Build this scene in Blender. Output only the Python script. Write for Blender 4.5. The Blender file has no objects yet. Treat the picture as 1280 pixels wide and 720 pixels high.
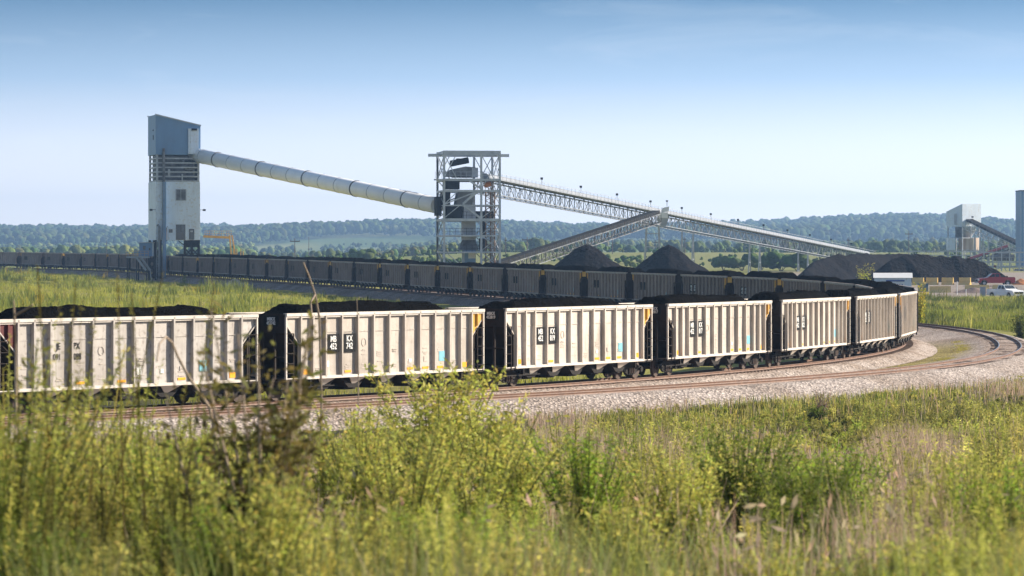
HAZE = 1.4e-4; SUN = 5.0; EXPO = 1.0; SKYK = 12.0
import bpy, math, random
import numpy as np
from mathutils import Vector, Matrix
R = random.Random(7); NR = np.random.default_rng(11)
S = bpy.context.scene; COL = S.collection; PI = math.pi
F = 4082.0; CH = 6.12
def at(x, y, d):                      # point at pixel x,y of the 1280 px photo, d metres out
    return ((x-640)/F*d, d, CH+(320-y)/F*d)
# ------------------------------------------------------------ materials
def nd(nt, t, **k):
    n = nt.nodes.new(t)
    for a, b in k.items(): setattr(n, a, b)
    return n
def mat(name, c1, c2=None, scale=1.0, rough=.8, metal=0., bump=0., bscale=None, detail=5, attr=False, trans=0., streak=0., spec=.3, c3=None, dist=.05, contrast=1.0):
    m = bpy.data.materials.new(name); m.use_nodes = True; nt = m.node_tree
    b = nt.nodes['Principled BSDF']; L = nt.links.new
    b.inputs['Roughness'].default_value = rough; b.inputs['Metallic'].default_value = metal
    b.inputs['Specular IOR Level'].default_value = spec
    c2 = c2 or tuple(v*.8 for v in c1)
    tc = nd(nt, 'ShaderNodeTexCoord'); no = nd(nt, 'ShaderNodeTexNoise')
    no.inputs['Scale'].default_value = scale; no.inputs['Detail'].default_value = detail; no.inputs['Roughness'].default_value = .62
    if streak:
        mp = nd(nt, 'ShaderNodeMapping'); mp.inputs['Scale'].default_value = (1, 1, streak)
        L(tc.outputs['Object'], mp.inputs[0]); L(mp.outputs[0], no.inputs['Vector'])
    else: L(tc.outputs['Object'], no.inputs['Vector'])
    cr = nd(nt, 'ShaderNodeValToRGB'); w = .17/contrast
    cr.color_ramp.elements[0].position = .5-w; cr.color_ramp.elements[1].position = .5+w
    cr.color_ramp.elements[0].color = (*c2, 1); cr.color_ramp.elements[1].color = (*c1, 1)
    L(no.outputs['Fac'], cr.inputs[0]); out = cr.outputs[0]
    if c3:
        n3 = nd(nt, 'ShaderNodeTexNoise'); n3.inputs['Scale'].default_value = scale*6; n3.inputs['Detail'].default_value = 4
        L(tc.outputs['Object'], n3.inputs['Vector'])
        r3 = nd(nt, 'ShaderNodeValToRGB'); r3.color_ramp.elements[0].position = .55; r3.color_ramp.elements[1].position = .72
        r3.color_ramp.elements[0].color = (0, 0, 0, 1); r3.color_ramp.elements[1].color = (1, 1, 1, 1); L(n3.outputs['Fac'], r3.inputs[0])
        mx = nd(nt, 'ShaderNodeMix', data_type='RGBA'); L(r3.outputs[0], mx.inputs[0]); L(out, mx.inputs[6]); mx.inputs[7].default_value = (*c3, 1); out = mx.outputs[2]
    if attr:
        a = nd(nt, 'ShaderNodeAttribute', attribute_name='col')
        mx = nd(nt, 'ShaderNodeMix', data_type='RGBA', blend_type='MULTIPLY'); mx.inputs[0].default_value = 1
        L(a.outputs['Color'], mx.inputs[6]); L(out, mx.inputs[7]); out = mx.outputs[2]
    L(out, b.inputs['Base Color'])
    if bump:
        nb = nd(nt, 'ShaderNodeTexNoise'); nb.inputs['Scale'].default_value = bscale or scale*4; nb.inputs['Detail'].default_value = 6
        L(tc.outputs['Object'], nb.inputs['Vector'])
        bp = nd(nt, 'ShaderNodeBump'); bp.inputs['Strength'].default_value = bump; bp.inputs['Distance'].default_value = dist
        L(nb.outputs['Fac'], bp.inputs['Height']); L(bp.outputs[0], b.inputs['Normal'])
    if trans:
        t = nd(nt, 'ShaderNodeBsdfTranslucent'); L(out, t.inputs['Color']); ms = nd(nt, 'ShaderNodeMixShader'); ms.inputs[0].default_value = trans
        L(b.outputs[0], ms.inputs[1]); L(t.outputs[0], ms.inputs[2]); L(ms.outputs[0], nt.nodes['Material Output'].inputs[0])
    return m
def weather(m, amt=.5, var=.16):                # rust and coal-dust runs plus a tint that differs from wall to wall
    nt = m.node_tree; L = nt.links.new; b = nt.nodes['Principled BSDF']; src = b.inputs['Base Color'].links[0].from_socket
    tc = nd(nt, 'ShaderNodeTexCoord'); oi = nd(nt, 'ShaderNodeObjectInfo'); ad = nd(nt, 'ShaderNodeVectorMath', operation='ADD'); cb = nd(nt, 'ShaderNodeCombineXYZ')
    ml = nd(nt, 'ShaderNodeMath', operation='MULTIPLY'); ml.inputs[1].default_value = 91; L(oi.outputs['Random'], ml.inputs[0]); L(ml.outputs[0], cb.inputs[0]); L(tc.outputs['Object'], ad.inputs[0]); L(cb.outputs[0], ad.inputs[1])
    mp = nd(nt, 'ShaderNodeMapping'); mp.inputs['Scale'].default_value = (5, 5, .35); L(ad.outputs[0], mp.inputs[0]); n = nd(nt, 'ShaderNodeTexNoise'); n.inputs['Scale'].default_value = 1; n.inputs['Detail'].default_value = 7; n.inputs['Roughness'].default_value = .7; L(mp.outputs[0], n.inputs['Vector'])
    n2 = nd(nt, 'ShaderNodeTexNoise'); n2.inputs['Scale'].default_value = .45; n2.inputs['Detail'].default_value = 4; L(ad.outputs[0], n2.inputs['Vector']); mm = nd(nt, 'ShaderNodeMath', operation='MULTIPLY'); L(n.outputs['Fac'], mm.inputs[0]); L(n2.outputs['Fac'], mm.inputs[1])
    r = nd(nt, 'ShaderNodeMapRange'); r.inputs[1].default_value = .23; r.inputs[2].default_value = .42; r.inputs[3].default_value = 0; r.inputs[4].default_value = amt; L(mm.outputs[0], r.inputs[0])
    mx = nd(nt, 'ShaderNodeMix', data_type='RGBA'); L(r.outputs[0], mx.inputs[0]); L(src, mx.inputs[6]); mx.inputs[7].default_value = (.16,.12,.095,1)
    v = nd(nt, 'ShaderNodeMapRange'); v.inputs[3].default_value = 1-var; v.inputs[4].default_value = 1+var*.5; L(oi.outputs['Random'], v.inputs[0]); sc = nd(nt, 'ShaderNodeVectorMath', operation='SCALE'); L(mx.outputs[2], sc.inputs[0]); L(v.outputs[0], sc.inputs[3]); L(sc.outputs[0], b.inputs['Base Color'])
M = {}
M['car'] = mat('car_side', (.61,.55,.485), (.45,.395,.34), .9, rough=.5, bump=.55, bscale=1.3, dist=.05, streak=.35, c3=(.46,.40,.34), spec=.4)
M['carje'] = mat('weathered_car_side', (.52,.485,.45), (.38,.345,.31), .9, rough=.55, bump=.5, bscale=1.3, dist=.05, streak=.35, c3=(.30,.26,.23))
M['carfar'] = mat('far_car_side', (.37,.29,.25), (.26,.20,.17), .8, rough=.6, bump=.2, bscale=2, dist=.03, streak=.35, c3=(.22,.17,.15))  # darker copy of the car side, shade of the far leg put into its colour
M['chord'] = mat('car_trim', (.70,.645,.58), (.56,.50,.44), 1.5, rough=.5, spec=.4)
M['chordfar'] = mat('far_car_trim', (.38,.33,.30), (.28,.24,.22), 1.5, rough=.6)  # car trim darkened likewise, the far leg's shade in the colour
M['rustdark'] = mat('brown_steel', (.034,.022,.016), (.016,.011,.009), 1.5, rough=.85, bump=.3)
M['under'] = mat('under_steel', (.022,.017,.015), (.010,.009,.008), 2, rough=.85)
M['wheel'] = mat('wheel_steel', (.10,.065,.045), (.05,.035,.03), 3, rough=.7)
M['yellow'] = mat('end_yellow', (.72,.42,.07), (.58,.31,.05), 2, rough=.55)
M['red'] = mat('end_red', (.13,.022,.02), (.08,.016,.015), 2, rough=.6)
M['orange'] = mat('strip_orange', (.90,.42,.02), (.82,.34,.02), 5, rough=.4)
M['cyan'] = mat('patch_blue', (.22,.52,.60), (.16,.44,.54), 5, rough=.5)
M['white'] = mat('white_paint', (.82,.82,.80), (.74,.74,.72), 2, rough=.5)
M['black'] = mat('black_paint', (.012,.012,.014), (.02,.02,.02), 3, rough=.8, spec=.1)
M['ink'] = mat('grey_stencil', (.03,.03,.03), (.06,.055,.055), 4, rough=.7)
M['faint'] = mat('faint_stencil', (.55,.49,.43), (.46,.40,.35), 4, rough=.7)
M['coal'] = mat('coal', (.0045,.004,.004), (.0015,.0015,.0015), 1.6, rough=.9, bump=1, bscale=7, dist=.12, spec=.02)
M['pile'] = mat('pile_coal', (.013,.011,.011), (.004,.004,.006), .35, rough=.8, bump=1, bscale=1.6, dist=.5, c3=(.018,.014,.012), spec=.03)
M['rail'] = mat('rail_steel', (.20,.11,.07), (.12,.065,.045), 3, rough=.6)
M['railtop'] = mat('rail_top', (.42,.36,.32), (.32,.27,.24), 3, rough=.3, metal=.8)
M['tie'] = mat('sleeper_wood', (.17,.115,.085), (.09,.06,.045), 3, rough=.9, bump=.5)
M['shaded'] = mat('steel_cladding', (.16,.28,.46), (.13,.24,.41), .35, rough=.45, streak=.15, spec=.4)  # blue-grey paint, the cladding's own colour
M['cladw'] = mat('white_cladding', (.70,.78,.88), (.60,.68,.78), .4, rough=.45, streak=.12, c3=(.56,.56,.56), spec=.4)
M['tube'] = mat('tube_white', (.92,.93,.95), (.84,.86,.89), .3, rough=.42, bump=.12, bscale=.8, dist=.2, spec=.5)
M['galv'] = mat('galvanised', (.46,.48,.52), (.30,.32,.35), .8, rough=.45, metal=.2)
M['wsteel'] = mat('white_steel', (.50,.54,.60), (.34,.37,.42), .8, rough=.5)
M['dgalv'] = mat('dull_galvanised', (.26,.28,.32), (.17,.19,.22), .8, rough=.6, metal=.1)
M['dsteel'] = mat('dark_steel', (.022,.024,.03), (.012,.013,.016), .8, rough=.85, spec=.1)
M['rusty'] = mat('rusty_steel', (.30,.20,.14), (.18,.13,.10), .8, rough=.8)
M['soot'] = mat('sooty_sheet', (.20,.21,.23), (.06,.06,.07), .35, rough=.7, contrast=1.6)
M['gyellow'] = mat('yellow_steel', (.75,.42,.08), (.55,.30,.08), .8, rough=.6)
M['tan'] = mat('tan_tank', (.55,.45,.37), (.36,.22,.14), .5, rough=.7, streak=.1, contrast=1.5)
M['glass'] = mat('dark_glass', (.03,.04,.05), (.02,.025,.03), 1, rough=.15, spec=.6)
M['barrier'] = mat('yellow_concrete', (.72,.54,.22), (.55,.42,.19), 1.2, rough=.85)
M['barend'] = mat('barrier_end', (.66,.44,.14), (.52,.34,.10), 1.2, rough=.85)
M['truckred'] = mat('red_body', (.34,.012,.025), (.30,.01,.02), 1, rough=.3, spec=.6)
M['truckwhite'] = mat('white_body', (.80,.82,.84), (.75,.77,.79), 1, rough=.3, spec=.6)
M['tyre'] = mat('tyre_rubber', (.02,.02,.02), (.03,.03,.03), 5, rough=.9)
M['lime'] = mat('lime_paint', (.62,.85,.05), (.5,.75,.04), 2, rough=.5)
M['cobalt'] = mat('blue_paint', (.06,.12,.38), (.05,.10,.30), 2, rough=.5)
M['bluegrey'] = mat('blue_grey_box', (.07,.15,.22), (.05,.11,.17), 1, rough=.6)
M['orangedirt'] = mat('orange_dirt', (.50,.20,.07), (.35,.15,.06), .8, rough=.95, bump=.6)
M['rock'] = mat('pale_rock', (.50,.44,.36), (.33,.28,.2), 1.2, rough=.95, bump=.8)
M['bark'] = mat('bark', (.12,.09,.06), (.07,.05,.035), 3, rough=.95)
M['gstem'] = mat('green_stem', (.20,.22,.06), (.14,.14,.05), 6, rough=.9)
M['stem'] = mat('dry_stem', (.42,.33,.25), (.30,.23,.17), 6, rough=.9)
M['veg'] = mat('leafy_growth', (1,1,1), (.72,.72,.72), 3, rough=.7, attr=True, trans=.5, spec=.2)
M['tree'] = mat('tree_foliage', (1,1,1), (.6,.62,.6), .35, rough=.9, attr=True, spec=.1, bump=.8, bscale=1.2, dist=.6)
M['pole'] = mat('pole_wood', (.16,.12,.10), (.10,.08,.07), 1, rough=.9)
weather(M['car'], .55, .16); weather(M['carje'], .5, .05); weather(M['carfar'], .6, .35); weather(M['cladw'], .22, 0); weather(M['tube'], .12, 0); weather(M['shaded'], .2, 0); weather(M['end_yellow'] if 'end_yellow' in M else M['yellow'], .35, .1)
# ------------------------------------------------------------ scene graph helpers
def tag(o, label=None, cat=None, group=None, kind=None):
    for k, v in (('label', label), ('category', cat), ('group', group), ('kind', kind)):
        if v: o[k] = v
    return o
def empty(name, loc=(0,0,0), rz=0, ry=0):
    o = bpy.data.objects.new(name, None); COL.objects.link(o); o.location = loc; o.rotation_euler = (0, ry, rz); return o
def put(name, me, parent=None, loc=None, rz=None):
    o = bpy.data.objects.new(name, me); COL.objects.link(o)
    if parent: o.parent = parent
    if loc: o.location = loc
    if rz is not None: o.rotation_euler = (0, 0, rz)
    return o
class MB:
    def __init__(s): s.v = []; s.f = []; s.mi = []; s.cur = 0
    def add(s, vs, fs):
        b = len(s.v); s.v += [tuple(v) for v in vs]; s.f += [tuple(i+b for i in f) for f in fs]; s.mi += [s.cur]*len(fs); return s
    def box(s, x0, x1, y0, y1, z0, z1):
        return s.add([(x0,y0,z0),(x1,y0,z0),(x1,y1,z0),(x0,y1,z0),(x0,y0,z1),(x1,y0,z1),(x1,y1,z1),(x0,y1,z1)],
              [(0,3,2,1),(4,5,6,7),(0,1,5,4),(1,2,6,5),(2,3,7,6),(3,0,4,7)])
    def bar(s, a, b, w=.1, h=None):
        a = Vector(a); b = Vector(b); d = (b-a).normalized(); h = h or w
        up = Vector((0,0,1)) if abs(d.z) < .95 else Vector((1,0,0))
        r = d.cross(up).normalized()*w/2; u = r.cross(d).normalized()*h/2
        vs = [p+q for p in (a, b) for q in (-r-u, r-u, r+u, -r+u)]
        return s.add(vs, [(0,1,2,3),(7,6,5,4),(0,4,5,1),(1,5,6,2),(2,6,7,3),(3,7,4,0)])
    def tube(s, pts, rad, n=8, cap=True):
        pts = [Vector(p) for p in pts]; rr = rad if isinstance(rad, (list, tuple)) else [rad]*len(pts); vs = []; fs = []
        for i, p in enumerate(pts):
            d = (pts[min(i+1, len(pts)-1)]-pts[max(i-1, 0)]).normalized(); up = Vector((0,0,1)) if abs(d.z) < .95 else Vector((1,0,0))
            r = d.cross(up).normalized(); u = r.cross(d)
            vs += [p+(r*math.cos(2*PI*k/n)+u*math.sin(2*PI*k/n))*rr[i] for k in range(n)]
        for i in range(len(pts)-1):
            for k in range(n): fs.append((i*n+k, i*n+(k+1)%n, (i+1)*n+(k+1)%n, (i+1)*n+k))
        if cap: fs.append(tuple(range(n))[::-1]); fs.append(tuple((len(pts)-1)*n+k for k in range(n)))
        return s.add(vs, fs)
    def prism(s, poly, y0, y1, ax='y'):       # polygon (x,z) pushed along y; ax='x' takes (y,z) pushed along x
        n = len(poly)
        f = (lambda p, q: (p[0], q, p[1])) if ax == 'y' else ((lambda p, q: (q, p[0], p[1])) if ax == 'x' else (lambda p, q: (p[0], p[1], q)))
        vs = [f(p, y0) for p in poly]+[f(p, y1) for p in poly]
        return s.add(vs, [tuple(range(n))[::-1], tuple(range(n, 2*n))]+[(i, (i+1)%n, n+(i+1)%n, n+i) for i in range(n)])
    def mesh(s, name, *mats, fix=True):
        me = bpy.data.meshes.new(name); me.from_pydata(s.v, [], s.f)
        for m in mats: me.materials.append(M[m] if isinstance(m, str) else m)
        if len(mats) > 1: me.polygons.foreach_set('material_index', s.mi)
        if fix:
            import bmesh
            bm = bmesh.new(); bm.from_mesh(me); bmesh.ops.recalc_face_normals(bm, faces=bm.faces); bm.to_mesh(me); bm.free()
        me.update(); return me
    def build(s, name, m, parent=None, loc=None, rz=None):
        mm = m if isinstance(m, (list, tuple)) else [m]
        return put(name, s.mesh(name, *mm), parent, loc, rz)
def kids(o): return [c for c in ALLK.get(o.name, [])]
def copy_tree(o, parent=None, skip=()):
    c = o.copy(); COL.objects.link(c)
    if parent: c.parent = parent
    for ch in list(o.children):
        if ch.name.split('.')[0] in skip: continue
        copy_tree(ch, c, skip)
    return c
def np_mesh(name, V, Q, colr=None, m='veg', tri=False):
    k = 3 if tri else 4; me = bpy.data.meshes.new(name); V = np.ascontiguousarray(V, np.float32); Q = np.ascontiguousarray(Q, np.int32)
    me.vertices.add(len(V)); me.vertices.foreach_set('co', V.ravel()); me.loops.add(Q.size); me.loops.foreach_set('vertex_index', Q.ravel())
    me.polygons.add(len(Q)); me.polygons.foreach_set('loop_start', np.arange(0, Q.size, k, dtype=np.int32)); me.polygons.foreach_set('loop_total', np.full(len(Q), k, np.int32))
    if colr is not None:
        a = me.color_attributes.new('col', 'FLOAT_COLOR', 'POINT'); c4 = np.ones((len(V), 4), np.float32); c4[:, :3] = colr; a.data.foreach_set('color', c4.ravel())
    me.materials.append(M[m]); me.update(calc_edges=True); return me
def vnoise(x, y, seed=0):                     # smooth value noise 0..1, numpy
    x = np.asarray(x, float); y = np.asarray(y, float); xi = np.floor(x).astype(np.int64); yi = np.floor(y).astype(np.int64); fx = x-xi; fy = y-yi
    fx = fx*fx*(3-2*fx); fy = fy*fy*(3-2*fy)
    def h(a, b):
        n = (a*374761393+b*668265263+seed*974634777) & 0xffffffff; n = ((n ^ (n >> 13))*1274126177) & 0xffffffff; return ((n ^ (n >> 16)) & 0xffff)/65535.
    return (h(xi,yi)*(1-fx)+h(xi+1,yi)*fx)*(1-fy)+(h(xi,yi+1)*(1-fx)+h(xi+1,yi+1)*fx)*fy
def fbm(x, y, seed=0, o=4):
    s = 0; a = .5; t = 0
    for i in range(o): s = s+a*vnoise(x*2**i, y*2**i, seed+i*17); t += a; a *= .5
    return s/t
# ------------------------------------------------------------ track alignment
CP = [(-21.45,124.99,.8715,0),(-11.39,137.68,.932,0),(-2.19,151.02,1.0037,0),(5.97,165.01,1.0827,0),(12.97,179.61,1.1656,0),(18.72,194.75,1.2496,0),(23.19,210.32,1.3317,0),(26.38,226.2,1.4146,0),(28.21,242.29,1.5005,.08),(28.64,258.48,1.5882,.19),(27.64,274.64,1.6764,.30),(25.29,290.66,1.7525,.43),(21.92,306.51,1.8041,.53),(17.92,322.21,1.8332,.63),(13.63,337.83,1.8417,.72),(9.31,353.44,1.8402,.80),(5.0,369.06,1.8395,.90),(.7,384.68,1.8396,1.02),(-3.61,400.29,1.8405,1.13),(-7.93,415.9,1.8411,1.25),(-12.25,431.52,1.8402,1.35),(-16.55,447.14,1.8387,1.46),(-20.83,462.76,1.8372,1.58),(-25.08,478.39,1.8364,1.70),(-29.34,494.02,1.8368,1.81),(-33.6,509.65,1.8378,1.9),(-37.88,525.28,1.8386,1.98),(-42.17,540.9,1.8389,2.05),(-46.46,556.52,1.8385,2.13),(-50.75,572.14,1.838,2.2),(-55.02,587.77,1.8381,2.25),(-59.3,603.39,1.8385,2.31),(-63.59,619.01,1.8391,2.40),(-67.89,634.64,1.8382,2.50),(-72.14,650.27,1.8343,2.63),(-76.33,665.92,1.8313,2.75),(-80.51,681.57,1.8333,2.84),(-84.79,697.19,1.8462,2.92),(-89.41,712.72,1.8762,2.97),(-94.61,728.06,1.92,3.02),(-100.55,743.13,1.9745,3.08),(-107.36,757.82,2.0363,3.19),(-115.1,772.05,2.1018,3.30)]
PA = []
x, y, th = CP[0][:3]; pre = []
for k in range(4):
    th -= .05; x -= 16.2*math.cos(th); y -= 16.2*math.sin(th); pre.append((x, y, th, 0))
post = []; x, y, th, e = CP[-1]
for k in range(4):
    th += .065; x += 16.2*math.cos(th); y += 16.2*math.sin(th); e += .1; post.append((x, y, th, e))
NPRE = 4; AL = np.array(pre[::-1]+CP+post)
def cr(P, t):                                  # Catmull-Rom through rows of P at float index t
    P = np.asarray(P, float); t = np.clip(np.asarray(t, float), 0, len(P)-1.0001); i = t.astype(int); f = (t-i)[:, None]; n = len(P)
    p0 = P[np.clip(i-1, 0, n-1)]; p1 = P[i]; p2 = P[np.clip(i+1, 0, n-1)]; p3 = P[np.clip(i+2, 0, n-1)]
    return .5*((2*p1)+(-p0+p2)*f+(2*p0-5*p1+4*p2-p3)*f*f+(-p0+3*p1-3*p2+p3)*f**3)
OFFT = [-4,-3,-2,-1,0,1,2,3,4,5,6,7,8,9,10,11,12,14,19,46]
OFFV = [4.4,4.4,4.4,4.4,4.5,4.7,5.7,7.2,8.4,8.7,8.3,7.9,8.0,8.4,8.0,6.8,5.6,4.7,4.6,4.6]
TT = np.arange(0, len(AL)-1, 1/12.)
TA = cr(AL, TT)                                # loaded track
_o = np.interp(TT-NPRE, OFFT, OFFV); _o = np.convolve(np.pad(_o, 12, mode='edge'), np.ones(25)/25, 'valid')
TB = TA.copy(); TB[:, 0] += _o*np.sin(TA[:, 2]); TB[:, 1] -= _o*np.cos(TA[:, 2])
_k = TT-NPRE < 22; TB = TB[_k]; TBT = (TT-NPRE)[_k]
d = np.gradient(TB[:, :2], axis=0); TB[:, 2] = np.unwrap(np.arctan2(d[:, 1], d[:, 0]))
def side(T, o): return T[:, 0]+o*np.sin(T[:, 2]), T[:, 1]-o*np.cos(T[:, 2])     # +o = outside of the loop
def rail_e(Y): return np.interp(Y, [226,242,258,291,322,353,400,447,494,541,604,666,713,772,900,1100], [0,.08,.19,.43,.63,.8,1.13,1.46,1.81,2.05,2.31,2.75,2.97,3.3,3.9,4.8])
# ------------------------------------------------------------ terrain height
BY = [-60,0,12,25,45,70,95,120,250,300,1e6]; BZ = [4.6,4.5,4.2,3.35,2.35,1.25,.2,-.8,-.98,-.98,-.98]
def ground(x, y, rough=True):
    x = np.asarray(x, float); y = np.asarray(y, float)
    z = np.interp(y, BY, BZ)+rail_e(y)
    cx = x/np.maximum(y, 1.)
    far = np.interp(y, [900,1100,1250,1500,2400,3480,4200,5100,6360,9000], [0,2.8,3.3,1.6,7.4,12.7,25.7,38.3,41,20])
    w = np.clip((cx+.06)/.06, 0, 1); w = w*w*(3-2*w)
    leftlow = np.interp(y, [900,1400,2400,3480,4200], [0,-4,-10,-5.,0])*(1-w)
    z = z+far+leftlow
    z = z+np.clip((y-1000)/1500, 0, 1)*(fbm(x/420., y/600., 5)-.5)*9+np.clip((y-3300)/900, 0, 1)*(vnoise(x/330.+3.3, y/1500., 55)-.45)*24
    pad = np.interp(y, [400,425,445,470,480,492,500,560,760], [0,-.08,-.05,.2,.42,.82,.85,.6,0])*np.clip((x-26)/14, 0, 1)
    z = z+pad
    if rough:
        z = z+(fbm(x/9., y/9., 3)-.5)*.30*np.clip((y-5)/30, 0, 1)*np.clip(np.abs(y-160)/40, .3, 1)*np.where((y > 415) & (y < 540) & (x > 30), .2, 1)
    return z
def gz(x, y): return float(ground(np.array([x]), np.array([y]))[0])
# ------------------------------------------------------------ ground sheet
def lines(a): 
    r = [a[0][0]]
    for s, e, st in a:
        while r[-1] < e-1e-6: r.append(r[-1]+st)
    return np.array(r)
gy = lines([(-60,0,10),(0,130,2.0),(130,330,3),(330,900,6),(900,1500,20),(1500,6600,60),(6600,11000,400)])
gxh = lines([(0,60,2.0),(60,160,5),(160,400,15),(400,1200,50),(1200,6000,400)])
gx = np.concatenate([-gxh[:0:-1], gxh]); X, Y = np.meshgrid(gx, gy); Z = ground(X, Y)
nx, ny = len(gx), len(gy); I = np.arange(nx*ny).reshape(ny, nx)
Q = np.stack([I[:-1,:-1], I[:-1,1:], I[1:,1:], I[1:,:-1]], -1).reshape(-1, 4)
def mixc(a, b, t): return np.asarray(a)*(1-t[..., None])+np.asarray(b)*t[..., None]
n1 = fbm(X/14, Y/30, 9); n2 = fbm(X/90, Y/160, 12)
C = mixc((.045,.045,.02), (.09,.07,.04), np.clip(n1*2-.5, 0, 1))
t = np.clip((Y-150)/40, 0, 1); C = C*(1-t[..., None])+mixc((.24,.25,.05), (.31,.27,.08), np.clip(n1*2-.5, 0, 1))*t[..., None]
t = np.clip((Y-700)/200, 0, 1); C = C*(1-t[..., None])+mixc((.16,.19,.06), (.23,.23,.085), np.clip(n2*2-.5, 0, 1))*t[..., None]
t = np.clip((Y-1300)/200, 0, 1); C = C*(1-t[..., None])+mixc((.10,.15,.045), (.24,.25,.09), np.clip(fbm(X/130, Y/260, 31)*3.2-1.3, 0, 1))*t[..., None]
t = np.clip((Y-385)/12, 0, 1)*np.clip((X-(30+(Y-385)*.07))/5, 0, 1)*np.clip((800-Y)/60, 0, 1); C = C*(1-t[..., None])+mixc((.25,.20,.17), (.36,.31,.27), n1)*t[..., None]
gm = mat('ground_soil', (1.15,1.15,1.15), (.68,.70,.66), .9, rough=.95, attr=True, bump=.8, bscale=3, dist=.15, spec=.1)
M['ground'] = gm
g = put('ground', np_mesh('ground', np.stack([X, Y, Z], -1).reshape(-1, 3), Q, C.reshape(-1, 3), 'ground'))
tag(g, 'uneven grassy ground running from the foreground bank to the wooded ridge', 'ground', kind='structure')
for p in g.data.polygons: pass
g.data.polygons.foreach_set('use_smooth', np.ones(len(g.data.polygons), bool))
# ------------------------------------------------------------ ballast
bm = bpy.data.materials.new('gravel'); bm.use_nodes = True; nt = bm.node_tree; P = nt.nodes['Principled BSDF']; L = nt.links.new
P.inputs['Roughness'].default_value = .95; P.inputs['Specular IOR Level'].default_value = .2
tc = nd(nt, 'ShaderNodeTexCoord'); vo = nd(nt, 'ShaderNodeTexVoronoi'); vo.inputs['Scale'].default_value = 8.5
L(tc.outputs['Object'], vo.inputs['Vector'])
r1 = nd(nt, 'ShaderNodeValToRGB'); e = r1.color_ramp.elements; e[0].color = (.14,.12,.11,1); e[1].color = (.60,.54,.50,1)
for p, c in ((.3,(.28,.245,.225,1)), (.65,(.41,.365,.335,1))): q = e.new(p); q.color = c
sx = nd(nt, 'ShaderNodeSeparateColor'); L(vo.outputs['Color'], sx.inputs[0]); L(sx.outputs[0], r1.inputs[0])
no = nd(nt, 'ShaderNodeTexNoise'); no.inputs['Scale'].default_value = .22; no.inputs['Detail'].default_value = 6; L(tc.outputs['Object'], no.inputs['Vector'])
r2 = nd(nt, 'ShaderNodeValToRGB'); r2.color_ramp.elements[0].position = .35; r2.color_ramp.elements[1].position = .62; r2.color_ramp.elements[0].color = (.72,.66,.60,1); r2.color_ramp.elements[1].color = (1.05,1.03,1.02,1); L(no.outputs['Fac'], r2.inputs[0])
a = nd(nt, 'ShaderNodeAttribute', attribute_name='col')
mx = nd(nt, 'ShaderNodeMix', data_type='RGBA', blend_type='MULTIPLY'); mx.inputs[0].default_value = 1; L(r1.outputs[0], mx.inputs[6]); L(r2.outputs[0], mx.inputs[7])
m2 = nd(nt, 'ShaderNodeMix', data_type='RGBA', blend_type='MULTIPLY'); m2.inputs[0].default_value = 1; L(mx.outputs[2], m2.inputs[6]); L(a.outputs['Color'], m2.inputs[7]); L(m2.outputs[2], P.inputs['Base Color'])
bp = nd(nt, 'ShaderNodeBump'); bp.inputs['Strength'].default_value = .9; bp.inputs['Distance'].default_value = .07; L(vo.outputs['Distance'], bp.inputs['Height']); L(bp.outputs[0], P.inputs['Normal'])
M['gravel'] = bm
def ribbon(name, T, prof, label, seed=0):
    """prof(i) -> list of (offset, height above the sleeper plane, tint)"""
    rows = [prof(i) for i in range(len(T))]; n = len(rows[0]); V = []; CC = []
    for j in range(n):
        o = np.array([r[j][0] for r in rows]); z = np.array([r[j][1] for r in rows]); c = np.array([r[j][2] for r in rows])
        px, py = side(T, o); V.append(np.stack([px, py, T[:, 3]+z], -1)); CC.append(c)
    V = np.stack(V, 1); CC = np.stack(CC, 1); V[:, :, 2] += (fbm(V[:, :, 0]*.8, V[:, :, 1]*.8, seed)-.5)*.07
    I = np.arange(V.shape[0]*n).reshape(-1, n); Q = np.stack([I[:-1,:-1], I[:-1,1:], I[1:,1:], I[1:,:-1]], -1).reshape(-1, 4)
    me = np_mesh(name, V.reshape(-1, 3), Q[:, ::-1], CC.reshape(-1, 3), 'gravel'); me.polygons.foreach_set('use_smooth', np.ones(len(Q), bool))
    return tag(put(name, me), label, 'gravel', kind='structure')
RU = (1.0,.92,.86); CD = (.5,.42,.38); GR = (1.02,1,.98); DK = (.85,.78,.72); YG = (.72,.70,.26)
def profA(i):
    return [(-4.6,-1.0,DK),(-3.6,-.86,DK),(-2.1,-.22,DK),(-1.5,-.17,CD),(-.75,-.155,CD),(0,-.155,CD),(.75,-.155,CD),(1.5,-.17,RU),(2.05,-.26,GR),(2.5,-.48,GR),(3.0,-.58,GR)]
ribbon('track_bed', TA, profA, 'gravel bed under the loaded train and its loop', 3)
WO = lambda k: float(np.interp(k, [-4,0,1,2,3,4,5,6,7,8,9,10,12,22], [3.5,4,4.6,5.5,7,10,13,14,11,8,5,4,3.6,3.6]))
def profB(i):
    k = TBT[i]; d = float(_o[np.searchsorted(TT-NPRE, k)]); w = WO(k); j = 1.2*math.sin(k*7.3)+.8*math.sin(k*17.1+1)
    inn = -(d-2.9); y = np.clip((k-3.2)/1.2, 0, 1)*np.clip((8.6-k)/1.2, 0, 1)*np.clip((d-6)/1.5, 0, 1); f = tuple(np.array(GR)*(1-y)+np.array(YG)*y)
    return [(inn-.4,-.62,GR),(inn,-.6,f),(inn*.6-.9,-.52,f),(-2.0,-.24,GR),(-1.5,-.14,RU),(-.75,-.125,RU),(0,-.125,RU),(.75,-.125,RU),(1.5,-.14,GR),(2.2,-.32,GR),(3.6,-.74,GR),(max(w*.6, 4.0),-.84,GR),(max(w, 4.5)+j*.4,-.90,GR),(max(w, 4.5)+j+1.2,-1.12,DK)]
ribbon('gravel_apron', TB, profB, 'pale gravel bed and wide apron around the empty curving track', 5)
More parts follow.
